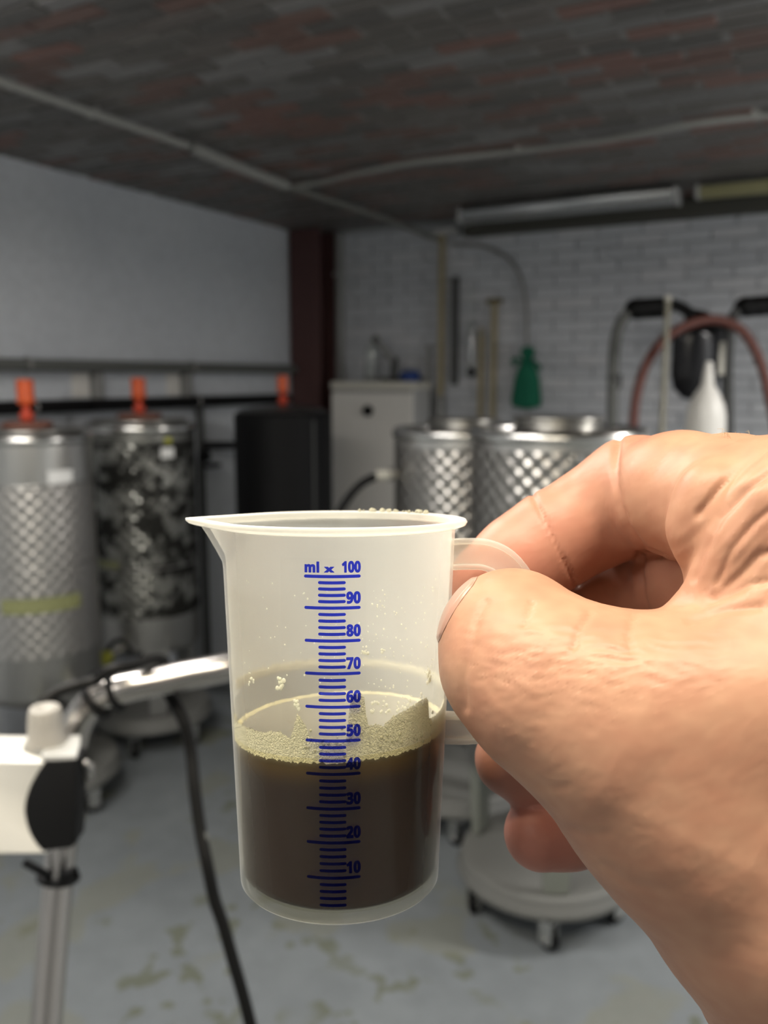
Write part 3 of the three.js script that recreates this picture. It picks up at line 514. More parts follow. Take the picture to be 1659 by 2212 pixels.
// ---------------------------------------------------------------- the measuring beaker
const BK = { H: 0.0757, r0: 0.0208, r1: 0.0241, wall: 0.0006, floor: 0.0024 };
const TH = 3.5 * Math.PI / 180;
const upC = V(0, Math.cos(TH), Math.sin(TH)), frC = V(0, -Math.sin(TH), Math.cos(TH)), riC = V(1, 0, 0);
const bq = camQ.clone().multiply(new THREE.Quaternion().setFromRotationMatrix(new THREE.Matrix4().makeBasis(riC, upC, frC)));
const rimC = at(732, 1121, 0.178), bBase = rimC.clone().sub(V(0, BK.H, 0).applyQuaternion(bq));
const rOut = (y) => BK.r0 + (BK.r1 - BK.r0) * Math.min(1, y / BK.H);
const rIn = (y) => rOut(y) - BK.wall;
const toPx = (l) => { const c = l.clone().applyQuaternion(bq).add(bBase).sub(camera.position).applyQuaternion(camQ.clone().invert()); return [CX + F * c.x / -c.z, CY - F * c.y / -c.z]; };
const frontY = (py, rad = rOut) => { let a = -0.01, b = BK.H; for (let i = 0; i < 40; i++) { const m = (a + b) / 2; if (toPx(V(0, m, rad(m)))[1] > py) a = m; else b = m; } return (a + b) / 2; };
const frontX = (px, y, rad = rOut) => { let a = -1.5, b = 1.5; for (let i = 0; i < 40; i++) { const m = (a + b) / 2; if (toPx(V(Math.sin(m) * rad(y), y, Math.cos(m) * rad(y)))[0] < px) a = m; else b = m; } return (a + b) / 2; };

M.pp = std({ color: lin(0.93, 0.92, 0.86), roughness: 0.46, transmission: 1, thickness: 0, ior: 1.3, specularIntensity: 0.7 });
M.ppDry = std({ color: lin(0.95, 0.95, 0.935), roughness: 0.68, transmission: 0.98, thickness: 0, ior: 1.2, specularIntensity: 0.5 }); // the frosted inside
M.ppWet = std({ color: lin(0.95, 0.945, 0.92), roughness: 0.12, transmission: 1, thickness: 0, ior: 1.1, specularIntensity: 0.3 }); // where the beer wets it the frosting turns clear
M.ppRim = std({ color: lin(0.93, 0.92, 0.87), roughness: 0.70, transmission: 0.85, thickness: 0, ior: 1.3 });
M.ppHandle = std({ color: lin(0.92, 0.90, 0.86), roughness: 0.5, transmission: 0.85, thickness: 0, ior: 1.3 });
M.ink = std({ color: lin(0.045, 0.068, 0.86), roughness: 0.05, transmission: 1, thickness: 0, ior: 1.3, specularIntensity: 0.4 });

const beaker = thing('measuring_beaker', 'small translucent plastic measuring beaker with blue scale, held by its handle', 'beaker', bBase);
beaker.quaternion.copy(bq);
{
  const spoutDrop = 0.0105, H = BK.H;
  const spout = (a, y, r, inset) => { // plan radius with the pouring lip at the left
    const k = (y - (H - spoutDrop)) / spoutDrop; if (k <= 0) return r;
    const L = r + Math.min(1, k) * (0.0302 - BK.r1) - inset * 0.3 + 0.0012 * Math.max(0, k - 0.8); if (L <= r) return r;
    const a0 = Math.acos(r / L), d = Math.abs(Math.atan2(Math.sin(a - SPA), Math.cos(a - SPA))); if (d >= a0) return r;
    const s = r / Math.cos(a0 - d); return Math.min(s, L - 0.0004);
  };
  const SPA = -Math.PI / 2 - 0.06;
  const grid = (prof, seg, close) => {
    const pos = [], idx = [], m = prof.length;
    for (let i = 0; i <= seg; i++) { const a = -Math.PI / 2 + 0.4 + i / seg * 2 * Math.PI; for (const [r, y, ext, inset] of prof) { const q = r < 0.001 ? r : spout(a, y, r, inset || 0) + (ext || 0); pos.push(Math.sin(a) * q, y, Math.cos(a) * q); } }
    for (let i = 0; i < seg; i++) for (let j = 0; j < m - 1; j++) { const A = i * m + j, B = A + m; idx.push(A, B, A + 1, B, B + 1, A + 1); }
    const g = new THREE.BufferGeometry(); g.setAttribute('position', new THREE.Float32BufferAttribute(pos, 3)); g.setIndex(idx); g.computeVertexNormals();
    // weld normals across the joint
    const nn = g.attributes.normal; for (let j = 0; j < m; j++) { const a = V().fromBufferAttribute(nn, j), b = V().fromBufferAttribute(nn, seg * m + j), c = a.add(b).normalize(); nn.setXYZ(j, c.x, c.y, c.z); nn.setXYZ(seg * m + j, c.x, c.y, c.z); }
    return g;
  };
  const prof = [[0.0, 0.0018], [BK.r0 * 0.85, 0.0018], [BK.r0 * 0.90, 0.0012], [BK.r0 * 0.92, 0.0002], [BK.r0 * 0.965, 0.0], [BK.r0, 0.0008]];
  for (let i = 0; i <= 40; i++) { const y = 0.002 + (H - 0.0035) * i / 40; prof.push([rOut(y), y]); }
  prof.push([BK.r1, H - 0.0014]);
  part(beaker, 'wall', grid([...prof], 240), M.pp);
  const wetNoise = new ImprovedNoise(), yFront = frontY(1640, rIn), wetLine = (q) => yFront + 0.0022 + 0.0062 * (0.5 - 0.5 * Math.cos(q)) + 0.0011 * wetNoise.noise(q * 9, 2, 0.5) + 0.0006 * wetNoise.noise(q * 31, 5, 0.5);
  const zone = (lo, hi, n) => { // a band of the inner wall between two outlines that depend on the direction
    const pos = [], idx = [], S = 240; for (let i = 0; i <= S; i++) { const q = -Math.PI / 2 + 0.4 + i / S * 2 * Math.PI; for (let j = 0; j <= n; j++) { const y = lo(q) + (hi(q) - lo(q)) * j / n, rad = spout(q, y, rIn(y), 0.003); pos.push(Math.sin(q) * rad, y, Math.cos(q) * rad); } }
    for (let i = 0; i < S; i++) for (let j = 0; j < n; j++) { const A = i * (n + 1) + j, B = A + n + 1; idx.push(A, A + 1, B, A + 1, B + 1, B); }
    const g = new THREE.BufferGeometry(); g.setAttribute('position', new THREE.Float32BufferAttribute(pos, 3)); g.setIndex(idx); g.computeVertexNormals(); return g;
  };
  part(beaker, 'dry_inner_wall', zone(wetLine, () => H - 0.0012, 60), M.ppDry, 'frosted dry inside of the wall');
  part(beaker, 'wet_inner_wall', zone(() => BK.floor + 0.0002, wetLine, 40), M.ppWet, 'clear wetted inside of the wall');
  part(beaker, 'floor_disc', lathe([[0, BK.floor - 0.0004], [rIn(0.002) - 0.0006, BK.floor - 0.0003], [rIn(0.002), BK.floor + 0.0002]], 96), M.ppWet);
  const rim = [[rIn(H), H - 0.0014, 0, 0.003], [rIn(H), H - 0.0003, 0.0001, 0.003], [rIn(H), H, 0.0005, 0.002], [BK.r1, H + 0.0002, 0.0012], [BK.r1, H + 0.0001, 0.0021], [BK.r1, H - 0.0004, 0.0024], [BK.r1, H - 0.0010, 0.0021], [BK.r1, H - 0.0014, 0.0010], [BK.r1, H - 0.0016, 0]];
  part(beaker, 'rim', grid(rim, 240), M.ppRim);
  // handle: a D loop with two ribs and a thin web, standing in a plane turned a little to the front
  const hp = [[972, 1196], [1010, 1194], [1050, 1196], [1086, 1212], [1116, 1245], [1140, 1300], [1148, 1380], [1140, 1460], [1112, 1525], [1066, 1562], [1015, 1572], [955, 1573]];
  const T = 0.085, K = 0.177 / F, path = new THREE.CatmullRomCurve3(hp.map(([x, y]) => V((x - 732) * K, H - (y - 1121) * K * 1.006, 0)), false, 'centripetal');
  const N = 90, hh = 0.0026, pts = path.getSpacedPoints(N), sweep = (off, w, d) => { // rectangle w (in the plane) x d (across), rounded
    const pos = [], idx = [], S = 16;
    for (let i = 0; i <= N; i++) { const t = pts[Math.min(N, i + 1)].clone().sub(pts[Math.max(0, i - 1)]).normalize(), n = V(-t.y, t.x, 0); for (let k = 0; k < S; k++) { const a = k / S * 2 * Math.PI, c = Math.cos(a), s = Math.sin(a), e = 0.45, x = Math.sign(c) * Math.pow(Math.abs(c), e) * w / 2, z = Math.sign(s) * Math.pow(Math.abs(s), e) * d / 2; const q = pts[i].clone().addScaledVector(n, off + x); pos.push(q.x, q.y, z); } }
    for (let i = 0; i < N; i++) for (let k = 0; k < S; k++) { const A = i * S + k, B = i * S + (k + 1) % S, C = A + S, D = B + S; idx.push(A, C, B, B, C, D); }
    for (const i of [0, N]) for (let k = 1; k < S - 1; k++) idx.push(i * S, i * S + k, i * S + k + 1);
    const g = new THREE.BufferGeometry(); g.setAttribute('position', new THREE.Float32BufferAttribute(pos, 3)); g.setIndex(idx); g.computeVertexNormals(); return g.rotateY(-T);
  };
  const hd = new THREE.Group(); hd.name = 'handle'; beaker.add(hd);
  part(hd, 'outer_rib', sweep(hh, 0.0011, 0.0034), M.ppHandle);
  part(hd, 'inner_rib', sweep(-hh, 0.0011, 0.0034), M.ppHandle);
  part(hd, 'web', sweep(0, 0.0046, 0.0009), M.ppHandle);
  // graduation printed in blue, raised a hair off the wall
  const y0 = frontY(1962), y1 = frontY(1206), aw0 = -0.0098, aw1 = 0.0062, CW = 448, CHT = 2048, cv = document.createElement('canvas'); cv.width = CW; cv.height = CHT;
  const c = cv.getContext('2d'); c.fillStyle = '#000'; c.fillRect(0, 0, CW, CHT); c.strokeStyle = c.fillStyle = '#fff'; c.lineCap = 'round';
  const cx = (px, y) => (frontX(px, y) * rOut(y) - aw0) / (aw1 - aw0) * CW, cy = (py) => CHT - (frontY(py) - y0) / (y1 - y0) * CHT;
  const stroke = (xa, xb, py, w) => { const y = frontY(py); c.lineWidth = w; c.beginPath(); c.moveTo(cx(xa, y) + w / 2, cy(py)); c.quadraticCurveTo((cx(xa, y) + cx(xb, y)) / 2, cy(py) + 3, cx(xb, y) - w / 2, cy(py)); c.stroke(); };
  const major = [1245, 1313, 1384, 1455, 1527, 1600, 1672, 1747, 1820, 1896, 1970], hs = (CHT / (1962 - 1206));
  const text = (s, xa, xb, pyTop, pyBot) => { const y = frontY((pyTop + pyBot) / 2), X0 = cx(xa, y), X1 = cx(xb, y), Y0 = cy(pyTop), Y1 = cy(pyBot), h = Y1 - Y0; c.save(); c.font = 'bold 100px sans-serif'; const m = c.measureText(s).width; c.translate(X0, Y1); c.scale((X1 - X0) / m, h / 72); c.lineWidth = 7; c.lineJoin = 'round'; c.fillText(s, 0, 0); c.strokeText(s, 0, 0); c.restore(); };
  major.forEach((py, i) => {
    if (i < 10) stroke(657 + i * 0.7, 779, py, 18);
    const nx = major[i + 1]; if (nx) for (let k = 1; k < 5; k++) { const q = py + (nx - py) * k / 5; if (q < 1958) stroke(687 + i * 0.4, 747 + i * 0.2, q, 18); }
    if (i > 0 && i < 10) text(String(100 - 10 * i), 748, 779, py - 34, py - 10);
  });
  text('ml', 657, 691, 1215, 1236); text('x', 701, 721, 1221, 1236); text('100', 738, 779, 1213, 1236);
  const tx = new THREE.CanvasTexture(cv); tx.magFilter = THREE.LinearFilter; tx.wrapS = tx.wrapT = THREE.ClampToEdgeWrapping;
  const nu = 24, nv = 40, pos = [], uv = [], idx = [];
  for (let j = 0; j <= nv; j++) for (let i = 0; i <= nu; i++) { const y = y0 + (y1 - y0) * j / nv, r = rOut(y) + 0.00009, a = (aw0 + (aw1 - aw0) * i / nu) / rOut(y); pos.push(Math.sin(a) * r, y, Math.cos(a) * r); uv.push(i / nu, j / nv); }
  for (let j = 0; j < nv; j++) for (let i = 0; i < nu; i++) { const A = j * (nu + 1) + i, B = A + 1, C = A + nu + 1; idx.push(A, B, C, B, C + 1, C); }
  const g = new THREE.BufferGeometry(); g.setAttribute('position', new THREE.Float32BufferAttribute(pos, 3)); g.setAttribute('uv', new THREE.Float32BufferAttribute(uv, 2)); g.setIndex(idx); g.computeVertexNormals();
  M.ink.alphaMap = tx; M.ink.alphaTest = 0.5;
  part(beaker, 'printed_scale', g, M.ink, 'blue printed millilitre scale, ml x 100 at the top');
}

// ---------------------------------------------------------------- the beer sample in it
{
  const noise = new ImprovedNoise(), yl = frontY(1640, rIn), gap = 0.00012;
  const beer = thing('beer_sample', 'dark brown beer with cream foam filling the lower half of the beaker', 'liquid', bBase); beer.quaternion.copy(bq);
  const tilt = 0.045; // the surface leans a little to the right
  const surf = (a) => yl + Math.sin(a) * 0.0009;
  { // body of the liquid
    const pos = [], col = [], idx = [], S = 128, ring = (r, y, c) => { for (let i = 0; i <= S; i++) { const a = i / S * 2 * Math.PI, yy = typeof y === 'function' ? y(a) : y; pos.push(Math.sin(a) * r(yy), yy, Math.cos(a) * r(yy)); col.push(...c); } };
    const dark = [0.0205, 0.0112, 0.0092], top = [0.105, 0.064, 0.016], R0 = (y) => rIn(y) - gap;  // brown glow of foam-scattered light painted into the top colour
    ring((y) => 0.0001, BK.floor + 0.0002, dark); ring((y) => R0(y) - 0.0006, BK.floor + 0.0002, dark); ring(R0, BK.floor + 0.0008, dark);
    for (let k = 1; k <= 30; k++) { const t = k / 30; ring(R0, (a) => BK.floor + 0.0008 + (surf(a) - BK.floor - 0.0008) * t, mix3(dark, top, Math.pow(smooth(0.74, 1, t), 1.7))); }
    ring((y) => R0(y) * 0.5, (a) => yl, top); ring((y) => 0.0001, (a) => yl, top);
    const m = pos.length / 3 / (S + 1); for (let j = 0; j < m - 1; j++) for (let i = 0; i < S; i++) { const A = j * (S + 1) + i, B = A + S + 1; idx.push(A, A + 1, B, A + 1, B + 1, B); }
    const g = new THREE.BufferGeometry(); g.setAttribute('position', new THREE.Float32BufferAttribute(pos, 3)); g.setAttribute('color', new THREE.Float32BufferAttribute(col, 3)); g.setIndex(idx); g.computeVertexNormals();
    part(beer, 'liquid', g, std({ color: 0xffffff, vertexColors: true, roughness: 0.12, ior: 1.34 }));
  }
  const texFoam = dataTex(512, (u, v) => { const a = fbm(u, v, 40, 2, 7), b = fbm(u, v, 90, 2, 9); return 0.5 * smooth(0.25, 0.6, a) + 0.5 * b; });
  M.foam = std({ color: lin(0.92, 0.84, 0.48), roughness: 0.95, transmission: 0.3, thickness: 0, bumpMap: texFoam, bumpScale: 0.0006 });
  M.foamPale = std({ color: lin(0.93, 0.89, 0.66), roughness: 0.95, transmission: 0.3, thickness: 0, bumpMap: texFoam, bumpScale: 0.0006 });
  // thin foam layer floating on top
  { const pos = [], uv = [], idx = [], S = 96, K = 26; for (let j = 0; j <= K; j++) for (let i = 0; i <= S; i++) { const a = i / S * 2 * Math.PI, r = j / K * (rIn(yl) - 0.0002), x = Math.sin(a) * r, z = Math.cos(a) * r; pos.push(x, surf(a) * (j / K) + yl * (1 - j / K) + 0.0005 + 0.0005 * noise.noise(x * 900, 3, z * 900) + (j === K ? -0.0006 : 0), z); uv.push(x / 0.02, z / 0.02); }
    for (let j = 0; j < K; j++) for (let i = 0; i < S; i++) { const A = j * (S + 1) + i, B = A + S + 1; idx.push(A, B, A + 1, A + 1, B, B + 1); }
    const g = new THREE.BufferGeometry(); g.setAttribute('position', new THREE.Float32BufferAttribute(pos, 3)); g.setAttribute('uv', new THREE.Float32BufferAttribute(uv, 2)); g.setIndex(idx); g.computeVertexNormals(); part(beer, 'foam_layer', g, std({ color: lin(0.20, 0.185, 0.15), roughness: 0.6, bumpMap: texFoam, bumpScale: 0.0004 })); }
  // foam clinging to the inside of the glass: solid curved sheets between a lower and an upper outline
  const sheet = (name, a0, a1, lo, hi, mat, th = 0.0006, S = 260, K = 14) => {
    const pos = [], uv = [], idx = [];
    for (let s = 0; s < 2; s++) for (let j = 0; j <= K; j++) for (let i = 0; i <= S; i++) { const a = a0 + (a1 - a0) * i / S, yb = lo(a), yt = Math.max(yb, hi(a)), y = yb + (yt - yb) * j / K, e = Math.min(1, 4 * Math.min(j / K, 1 - j / K) + 0.12), r = rIn(y) + 0.0002 - (s ? (th + 0.0002) * e * (0.8 + 0.5 * noise.noise(a * 90, y * 2500, 1)) : 0); pos.push(Math.sin(a) * r, y, Math.cos(a) * r); uv.push(a * 0.022 / 0.012, y / 0.012); }
    const w = S + 1, o = w * (K + 1); for (let s = 0; s < 2; s++) for (let j = 0; j < K; j++) for (let i = 0; i < S; i++) { const A = s * o + j * w + i, B = A + w; s ? idx.push(A, B, A + 1, A + 1, B, B + 1) : idx.push(A, A + 1, B, A + 1, B + 1, B); }
    const g = new THREE.BufferGeometry(); g.setAttribute('position', new THREE.Float32BufferAttribute(pos, 3)); g.setAttribute('uv', new THREE.Float32BufferAttribute(uv, 2)); g.setIndex(idx); g.computeVertexNormals(); return part(beer, name, g, mat);
  };
  const jag = (a, k, s) => noise.noise(a * 60, k, 0.3) * s + noise.noise(a * 170, k, 4.3) * s * 0.6;
  // bright foam line round the wall at the surface
  sheet('foam_ring', -Math.PI, Math.PI, (a) => surf(a) - 0.0007 + jag(a, 1, 0.0006), (a) => surf(a) + 0.0009 + jag(a, 7, 0.0004), M.foam, 0.0011, 400, 8);
  // the ragged patch in front, peaks read off the photograph as [x, y] pairs
  const outline = [[505, 1610], [540, 1603], [572, 1600], [585, 1592], [598, 1592], [605, 1590], [618, 1597], [628, 1604], [636, 1575], [643, 1546], [652, 1556], [662, 1572], [668, 1592], [690, 1603], [735, 1606], [748, 1598], [752, 1560], [758, 1504], [778, 1498], [786, 1510], [790, 1548], [795, 1572], [812, 1570], [826, 1576], [838, 1566], [850, 1558], [880, 1548], [905, 1537], [919, 1535], [923, 1545], [925, 1586], [935, 1588], [962, 1575]].map(([x, y]) => { const yy = frontY(y, rIn); return [frontX(x, yy, rIn), yy + 0.0001]; });
  const top = (a) => { for (let i = 0; i < outline.length - 1; i++) { const [x0, q0] = outline[i], [x1, q1] = outline[i + 1]; if (a >= x0 && a <= x1) { const t = (a - x0) / (x1 - x0); return q0 + (q1 - q0) * t + jag(a, 3, 0.00035); } } return surf(a); };
  const backDrop = (a) => surf(a) + 0.0003;
  sheet('wall_foam', outline[0][0], outline[outline.length - 1][0], backDrop, (a) => Math.max(surf(a) + 0.0006, top(a) + (1 - Math.cos(a)) * 0.0), M.foamPale, 0.0005, 700, 20);
  // the faint ring that the foam left higher up on the far wall, and flecks of dried foam
  const yr = yl + 0.0078;
  sheet('foam_residue', Math.PI * 0.52, Math.PI * 1.48, (a) => yr - 0.0012 + jag(a, 9, 0.0006), (a) => yr + 0.0009 + jag(a, 13, 0.0011), std({ color: lin(0.66, 0.62, 0.46), roughness: 0.7, transmission: 0.5, thickness: 0 }), 0.0003, 400, 6);
  const drops = [], drop = (px, py, s, front = true) => { const y = frontY(py, rIn), a = frontX(px, y, rIn), r = rIn(y) + 0.00022; drops.push(new THREE.SphereGeometry(s, 10, 8).scale(1, 1.1, 0.5).rotateY(a).translate(Math.sin(a) * r, y, Math.cos(a) * r)); };
  for (let k = 0; k < 16; k++) drop(606 + rr(-9, 9), 1483 + rr(-13, 13), rr(0.0002, 0.00045));
  for (let k = 0; k < 14; k++) drop(925 + rr(-5, 5), 1486 + rr(-15, 15), rr(0.0002, 0.0004));
  for (let k = 0; k < 10; k++) drop(640 + rr(-8, 8), 1525 + rr(-9, 9), rr(0.0002, 0.0004));
  for (let k = 0; k < 8; k++) drop(786 + rr(-8, 8), 1410 + rr(-6, 6), rr(0.0001, 0.0003));
  for (let k = 0; k < 6; k++) drop(827 + rr(-5, 5), 1410 + rr(-5, 5), rr(0.0001, 0.00028));
  for (let k = 0; k < 10; k++) drop(545 + rr(-6, 6), 1487 + rr(-14, 14), rr(0.0001, 0.0003));
  for (let k = 0; k < 90; k++) drop(rr(520, 940), rr(1260, 1500), rr(0.00007, 0.00018));
  for (let k = 0; k < 60; k++) drop(rr(760, 940), rr(1280, 1520), rr(0.00007, 0.0002));
  for (let k = 0; k < 40; k++) drop(rr(800, 920), rr(1520, 1548), rr(0.0001, 0.00035));
  const d = part(beer, 'foam_fleck', merge(drops), std({ color: lin(1, 1, 0.93), roughness: 0.7, transmission: 0.6, thickness: 0 })); d.userData.kind = 'stuff';
  const bub = []; for (let k = 0; k < 44; k++) { const y = frontY(rr(1572, 1632), rIn), a = frontX(rr(640, 940), y, rIn), s = rr(0.00012, 0.00042), r = rIn(y) + 0.0002; bub.push(new THREE.SphereGeometry(s, 12, 8).scale(1, 1, 0.5).rotateY(a).translate(Math.sin(a) * r, y, Math.cos(a) * r)); }
  const b = part(beer, 'foam_bubble', merge(bub), std({ color: lin(0.42, 0.40, 0.26), roughness: 0.3 })); b.userData.kind = 'stuff';
  // froth caught on the far rim
  const fr = []; for (let k = 0; k < 26; k++) { const a = Math.PI * (0.84 + rr(-0.13, 0.13)), s = rr(0.0002, 0.0007), r = 0.0251 + rr(-0.0005, 0.0007); fr.push(new THREE.SphereGeometry(s, 12, 8).translate(Math.sin(a) * r, BK.H + 0.0003, Math.cos(a) * r)); }
  const f = part(beer, 'rim_froth', merge(fr), M.foamPale); f.userData.kind = 'stuff';
}

// ---------------------------------------------------------------- the hand, one continuous skin grown round its bones (camera-side frame, millimetres)
{
  const J = (px, py, z, r) => [(px - CX) / F * z, -(py - CY) / F * z, -z, r];
  const chain = (k, ...p) => ({ k, p: p.map((q) => J(...q)) });
  const thumb = chain(5, [1106, 1378, 160, 12.9], [1122, 1428, 157, 13.6], [1200, 1490, 152, 15.2], [1340, 1568, 149, 17.9], [1510, 1690, 150, 22.5]);
  const index = chain(3, [1066, 1262, 189, 9.9], [1130, 1212, 190, 10.3], [1198, 1166, 191, 10.6], [1290, 1115, 191, 11.0], [1372, 1068, 188, 12.2], [1470, 1070, 173, 12.4], [1580, 1090, 160, 12.6], [1720, 1142, 150, 14.4]);
  const middle = chain(3, [1060, 1460, 195, 9.6], [1130, 1400, 200, 10.0], [1215, 1345, 204, 10.2], [1300, 1300, 205, 10.6], [1388, 1268, 203, 11.2], [1500, 1255, 188, 11.4], [1700, 1280, 164, 13.0]);
  const ring = chain(3, [1106, 1640, 190, 8.2], [1165, 1668, 192, 8.6], [1240, 1690, 196, 9.2], [1420, 1570, 206, 10.2], [1680, 1430, 172, 12.5]);
  const pinky = chain(3, [1168, 1800, 188, 8.0], [1230, 1790, 189, 8.1], [1310, 1772, 191, 8.4], [1480, 1690, 198, 9.2], [1720, 1560, 172, 11.5]);
  const palm = [
    chain(9, [1720, 1142, 150, 14.4], [1700, 1280, 160, 14.5], [1690, 1430, 170, 14.5], [1720, 1560, 172, 13.5]),
    chain(9, [1510, 1690, 150, 22.5], [1735, 1915, 149, 24.8], [1950, 2080, 149, 29.2], [2200, 2330, 153, 33], [2750, 2900, 162, 44]),
    chain(7, [1210, 1460, 152, 10.5], [1340, 1506, 145, 10.6], [1500, 1526, 140, 11.2], [1770, 1550, 138, 16]),
    chain(9, [1720, 1560, 172, 13.5], [1800, 1850, 158, 20], [1900, 2080, 152, 29]),
    chain(9, [1710, 1300, 158, 15], [1690, 1600, 156, 20], [1780, 1880, 148, 24]),
    chain(6, [1720, 1130, 150, 14], [1690, 1300, 147, 12], [1610, 1480, 146, 14], [1510, 1690, 150, 21]),
  ];
  const web1 = chain(5, [1600, 1025, 154, 5.6], [1546, 1078, 151, 5.8], [1524, 1145, 152, 5.4], [1560, 1250, 153, 6.0]);
  const web2 = chain(5, [1760, 1010, 143, 6.5], [1665, 1095, 143, 6.0], [1606, 1180, 144, 5.2], [1568, 1258, 146, 4.8], [1505, 1356, 149, 4.8], [1440, 1440, 149, 5.0]);
  const smin = (a, b, k) => { const h = Math.max(k - Math.abs(a - b), 0) / k; return Math.min(a, b) - h * h * k * 0.25; };
  const seg = (a, b, x, y, z) => { const dx = b[0] - a[0], dy = b[1] - a[1], dz = b[2] - a[2], ax = x - a[0], ay = y - a[1], az = z - a[2]; let t = (ax * dx + ay * dy + az * dz) / (dx * dx + dy * dy + dz * dz); t = t < 0 ? 0 : t > 1 ? 1 : t; const ex = ax - dx * t, ey = ay - dy * t, ez = az - dz * t; return Math.sqrt(ex * ex + ey * ey + ez * ez) - (a[3] + (b[3] - a[3]) * t); };
  const dist = (c, x, y, z) => { let d = 1e9; for (let i = 0; i < c.p.length - 1; i++) d = i ? smin(d, seg(c.p[i], c.p[i + 1], x, y, z), c.k) : seg(c.p[i], c.p[i + 1], x, y, z); return d; };
  const sdf = (x, y, z) => {
    let d = 1e9; for (const c of palm) d = d > 1e8 ? dist(c, x, y, z) : smin(d, dist(c, x, y, z), 9);
    d = smin(d, dist(thumb, x, y, z), 6);
    d = smin(d, dist(index, x, y, z), 2.6);
    const w = smin(dist(web1, x, y, z), dist(web2, x, y, z), 1.6); d = smin(d, w, 1.5);
    d = smin(d, dist(middle, x, y, z), 1.6); d = smin(d, dist(ring, x, y, z), 1.4); return smin(d, dist(pinky, x, y, z), 1.4);
  };
  // naive surface nets over the blocks near the skin
  const cell = 0.62, B = 8, lo = [4, -172, -222], hi = [150, 32, -86], n = [0, 1, 2].map((i) => Math.ceil((hi[i] - lo[i]) / cell / B) * B + 1), val = new Float32Array(n[0] * n[1] * n[2]).fill(9);
  const I = (i, j, k) => (k * n[1] + j) * n[0] + i, active = [];
  for (let k = 0; k < n[2] - 1; k += B) for (let j = 0; j < n[1] - 1; j += B) for (let i = 0; i < n[0] - 1; i += B) {
    const h = B / 2, d = sdf(lo[0] + (i + h) * cell, lo[1] + (j + h) * cell, lo[2] + (k + h) * cell);
    if (Math.abs(d) > B * cell * 0.87 + 2.5) { if (d < 0) for (let c = 0; c <= B; c++) for (let b = 0; b <= B; b++) for (let a = 0; a <= B; a++) { const q = I(i + a, j + b, k + c); if (val[q] === 9) val[q] = -9; } continue; }
    active.push([i, j, k]);
  }
  for (const [i, j, k] of active) for (let c = 0; c <= B; c++) for (let b = 0; b <= B; b++) for (let a = 0; a <= B; a++) { const q = I(i + a, j + b, k + c); if (Math.abs(val[q]) === 9) val[q] = sdf(lo[0] + (i + a) * cell, lo[1] + (j + b) * cell, lo[2] + (k + c) * cell); }
  const vid = new Map(), P = [], idx = [];
  for (const [i0, j0, k0] of active) for (let c = 0; c < B; c++) for (let b = 0; b < B; b++) for (let a = 0; a < B; a++) {
    const i = i0 + a, j = j0 + b, k = k0 + c, v = []; let m = 0;
    for (let q = 0; q < 8; q++) { const x = val[I(i + (q & 1), j + ((q >> 1) & 1), k + (q >> 2))]; v.push(x); if (x < 0) m++; }
    if (!m || m === 8) continue;
    let sx = 0, sy = 0, sz = 0, cnt = 0;
    for (let q = 0; q < 8; q++) for (const bit of [1, 2, 4]) { if (q & bit) continue; const p = q | bit; if ((v[q] < 0) === (v[p] < 0)) continue; const t = v[q] / (v[q] - v[p]); sx += (q & 1) + (bit === 1 ? t : 0); sy += ((q >> 1) & 1) + (bit === 2 ? t : 0); sz += (q >> 2) + (bit === 4 ? t : 0); cnt++; }
    vid.set(I(i, j, k), P.length / 3); P.push(lo[0] + (i + sx / cnt) * cell, lo[1] + (j + sy / cnt) * cell, lo[2] + (k + sz / cnt) * cell);
  }
  const e = [1, n[0], n[0] * n[1]];
  for (const q of vid.keys()) for (let ax = 0; ax < 3; ax++) {
    const s0 = val[q] < 0, s1 = val[q + e[ax]] < 0; if (s0 === s1) continue;
    const u = e[(ax + 1) % 3], w = e[(ax + 2) % 3], A = vid.get(q), Bv = vid.get(q - u), C = vid.get(q - u - w), D = vid.get(q - w);
    if (A === undefined || Bv === undefined || C === undefined || D === undefined) continue;
    s0 ? idx.push(A, Bv, C, A, C, D) : idx.push(A, C, Bv, A, D, C);
  }
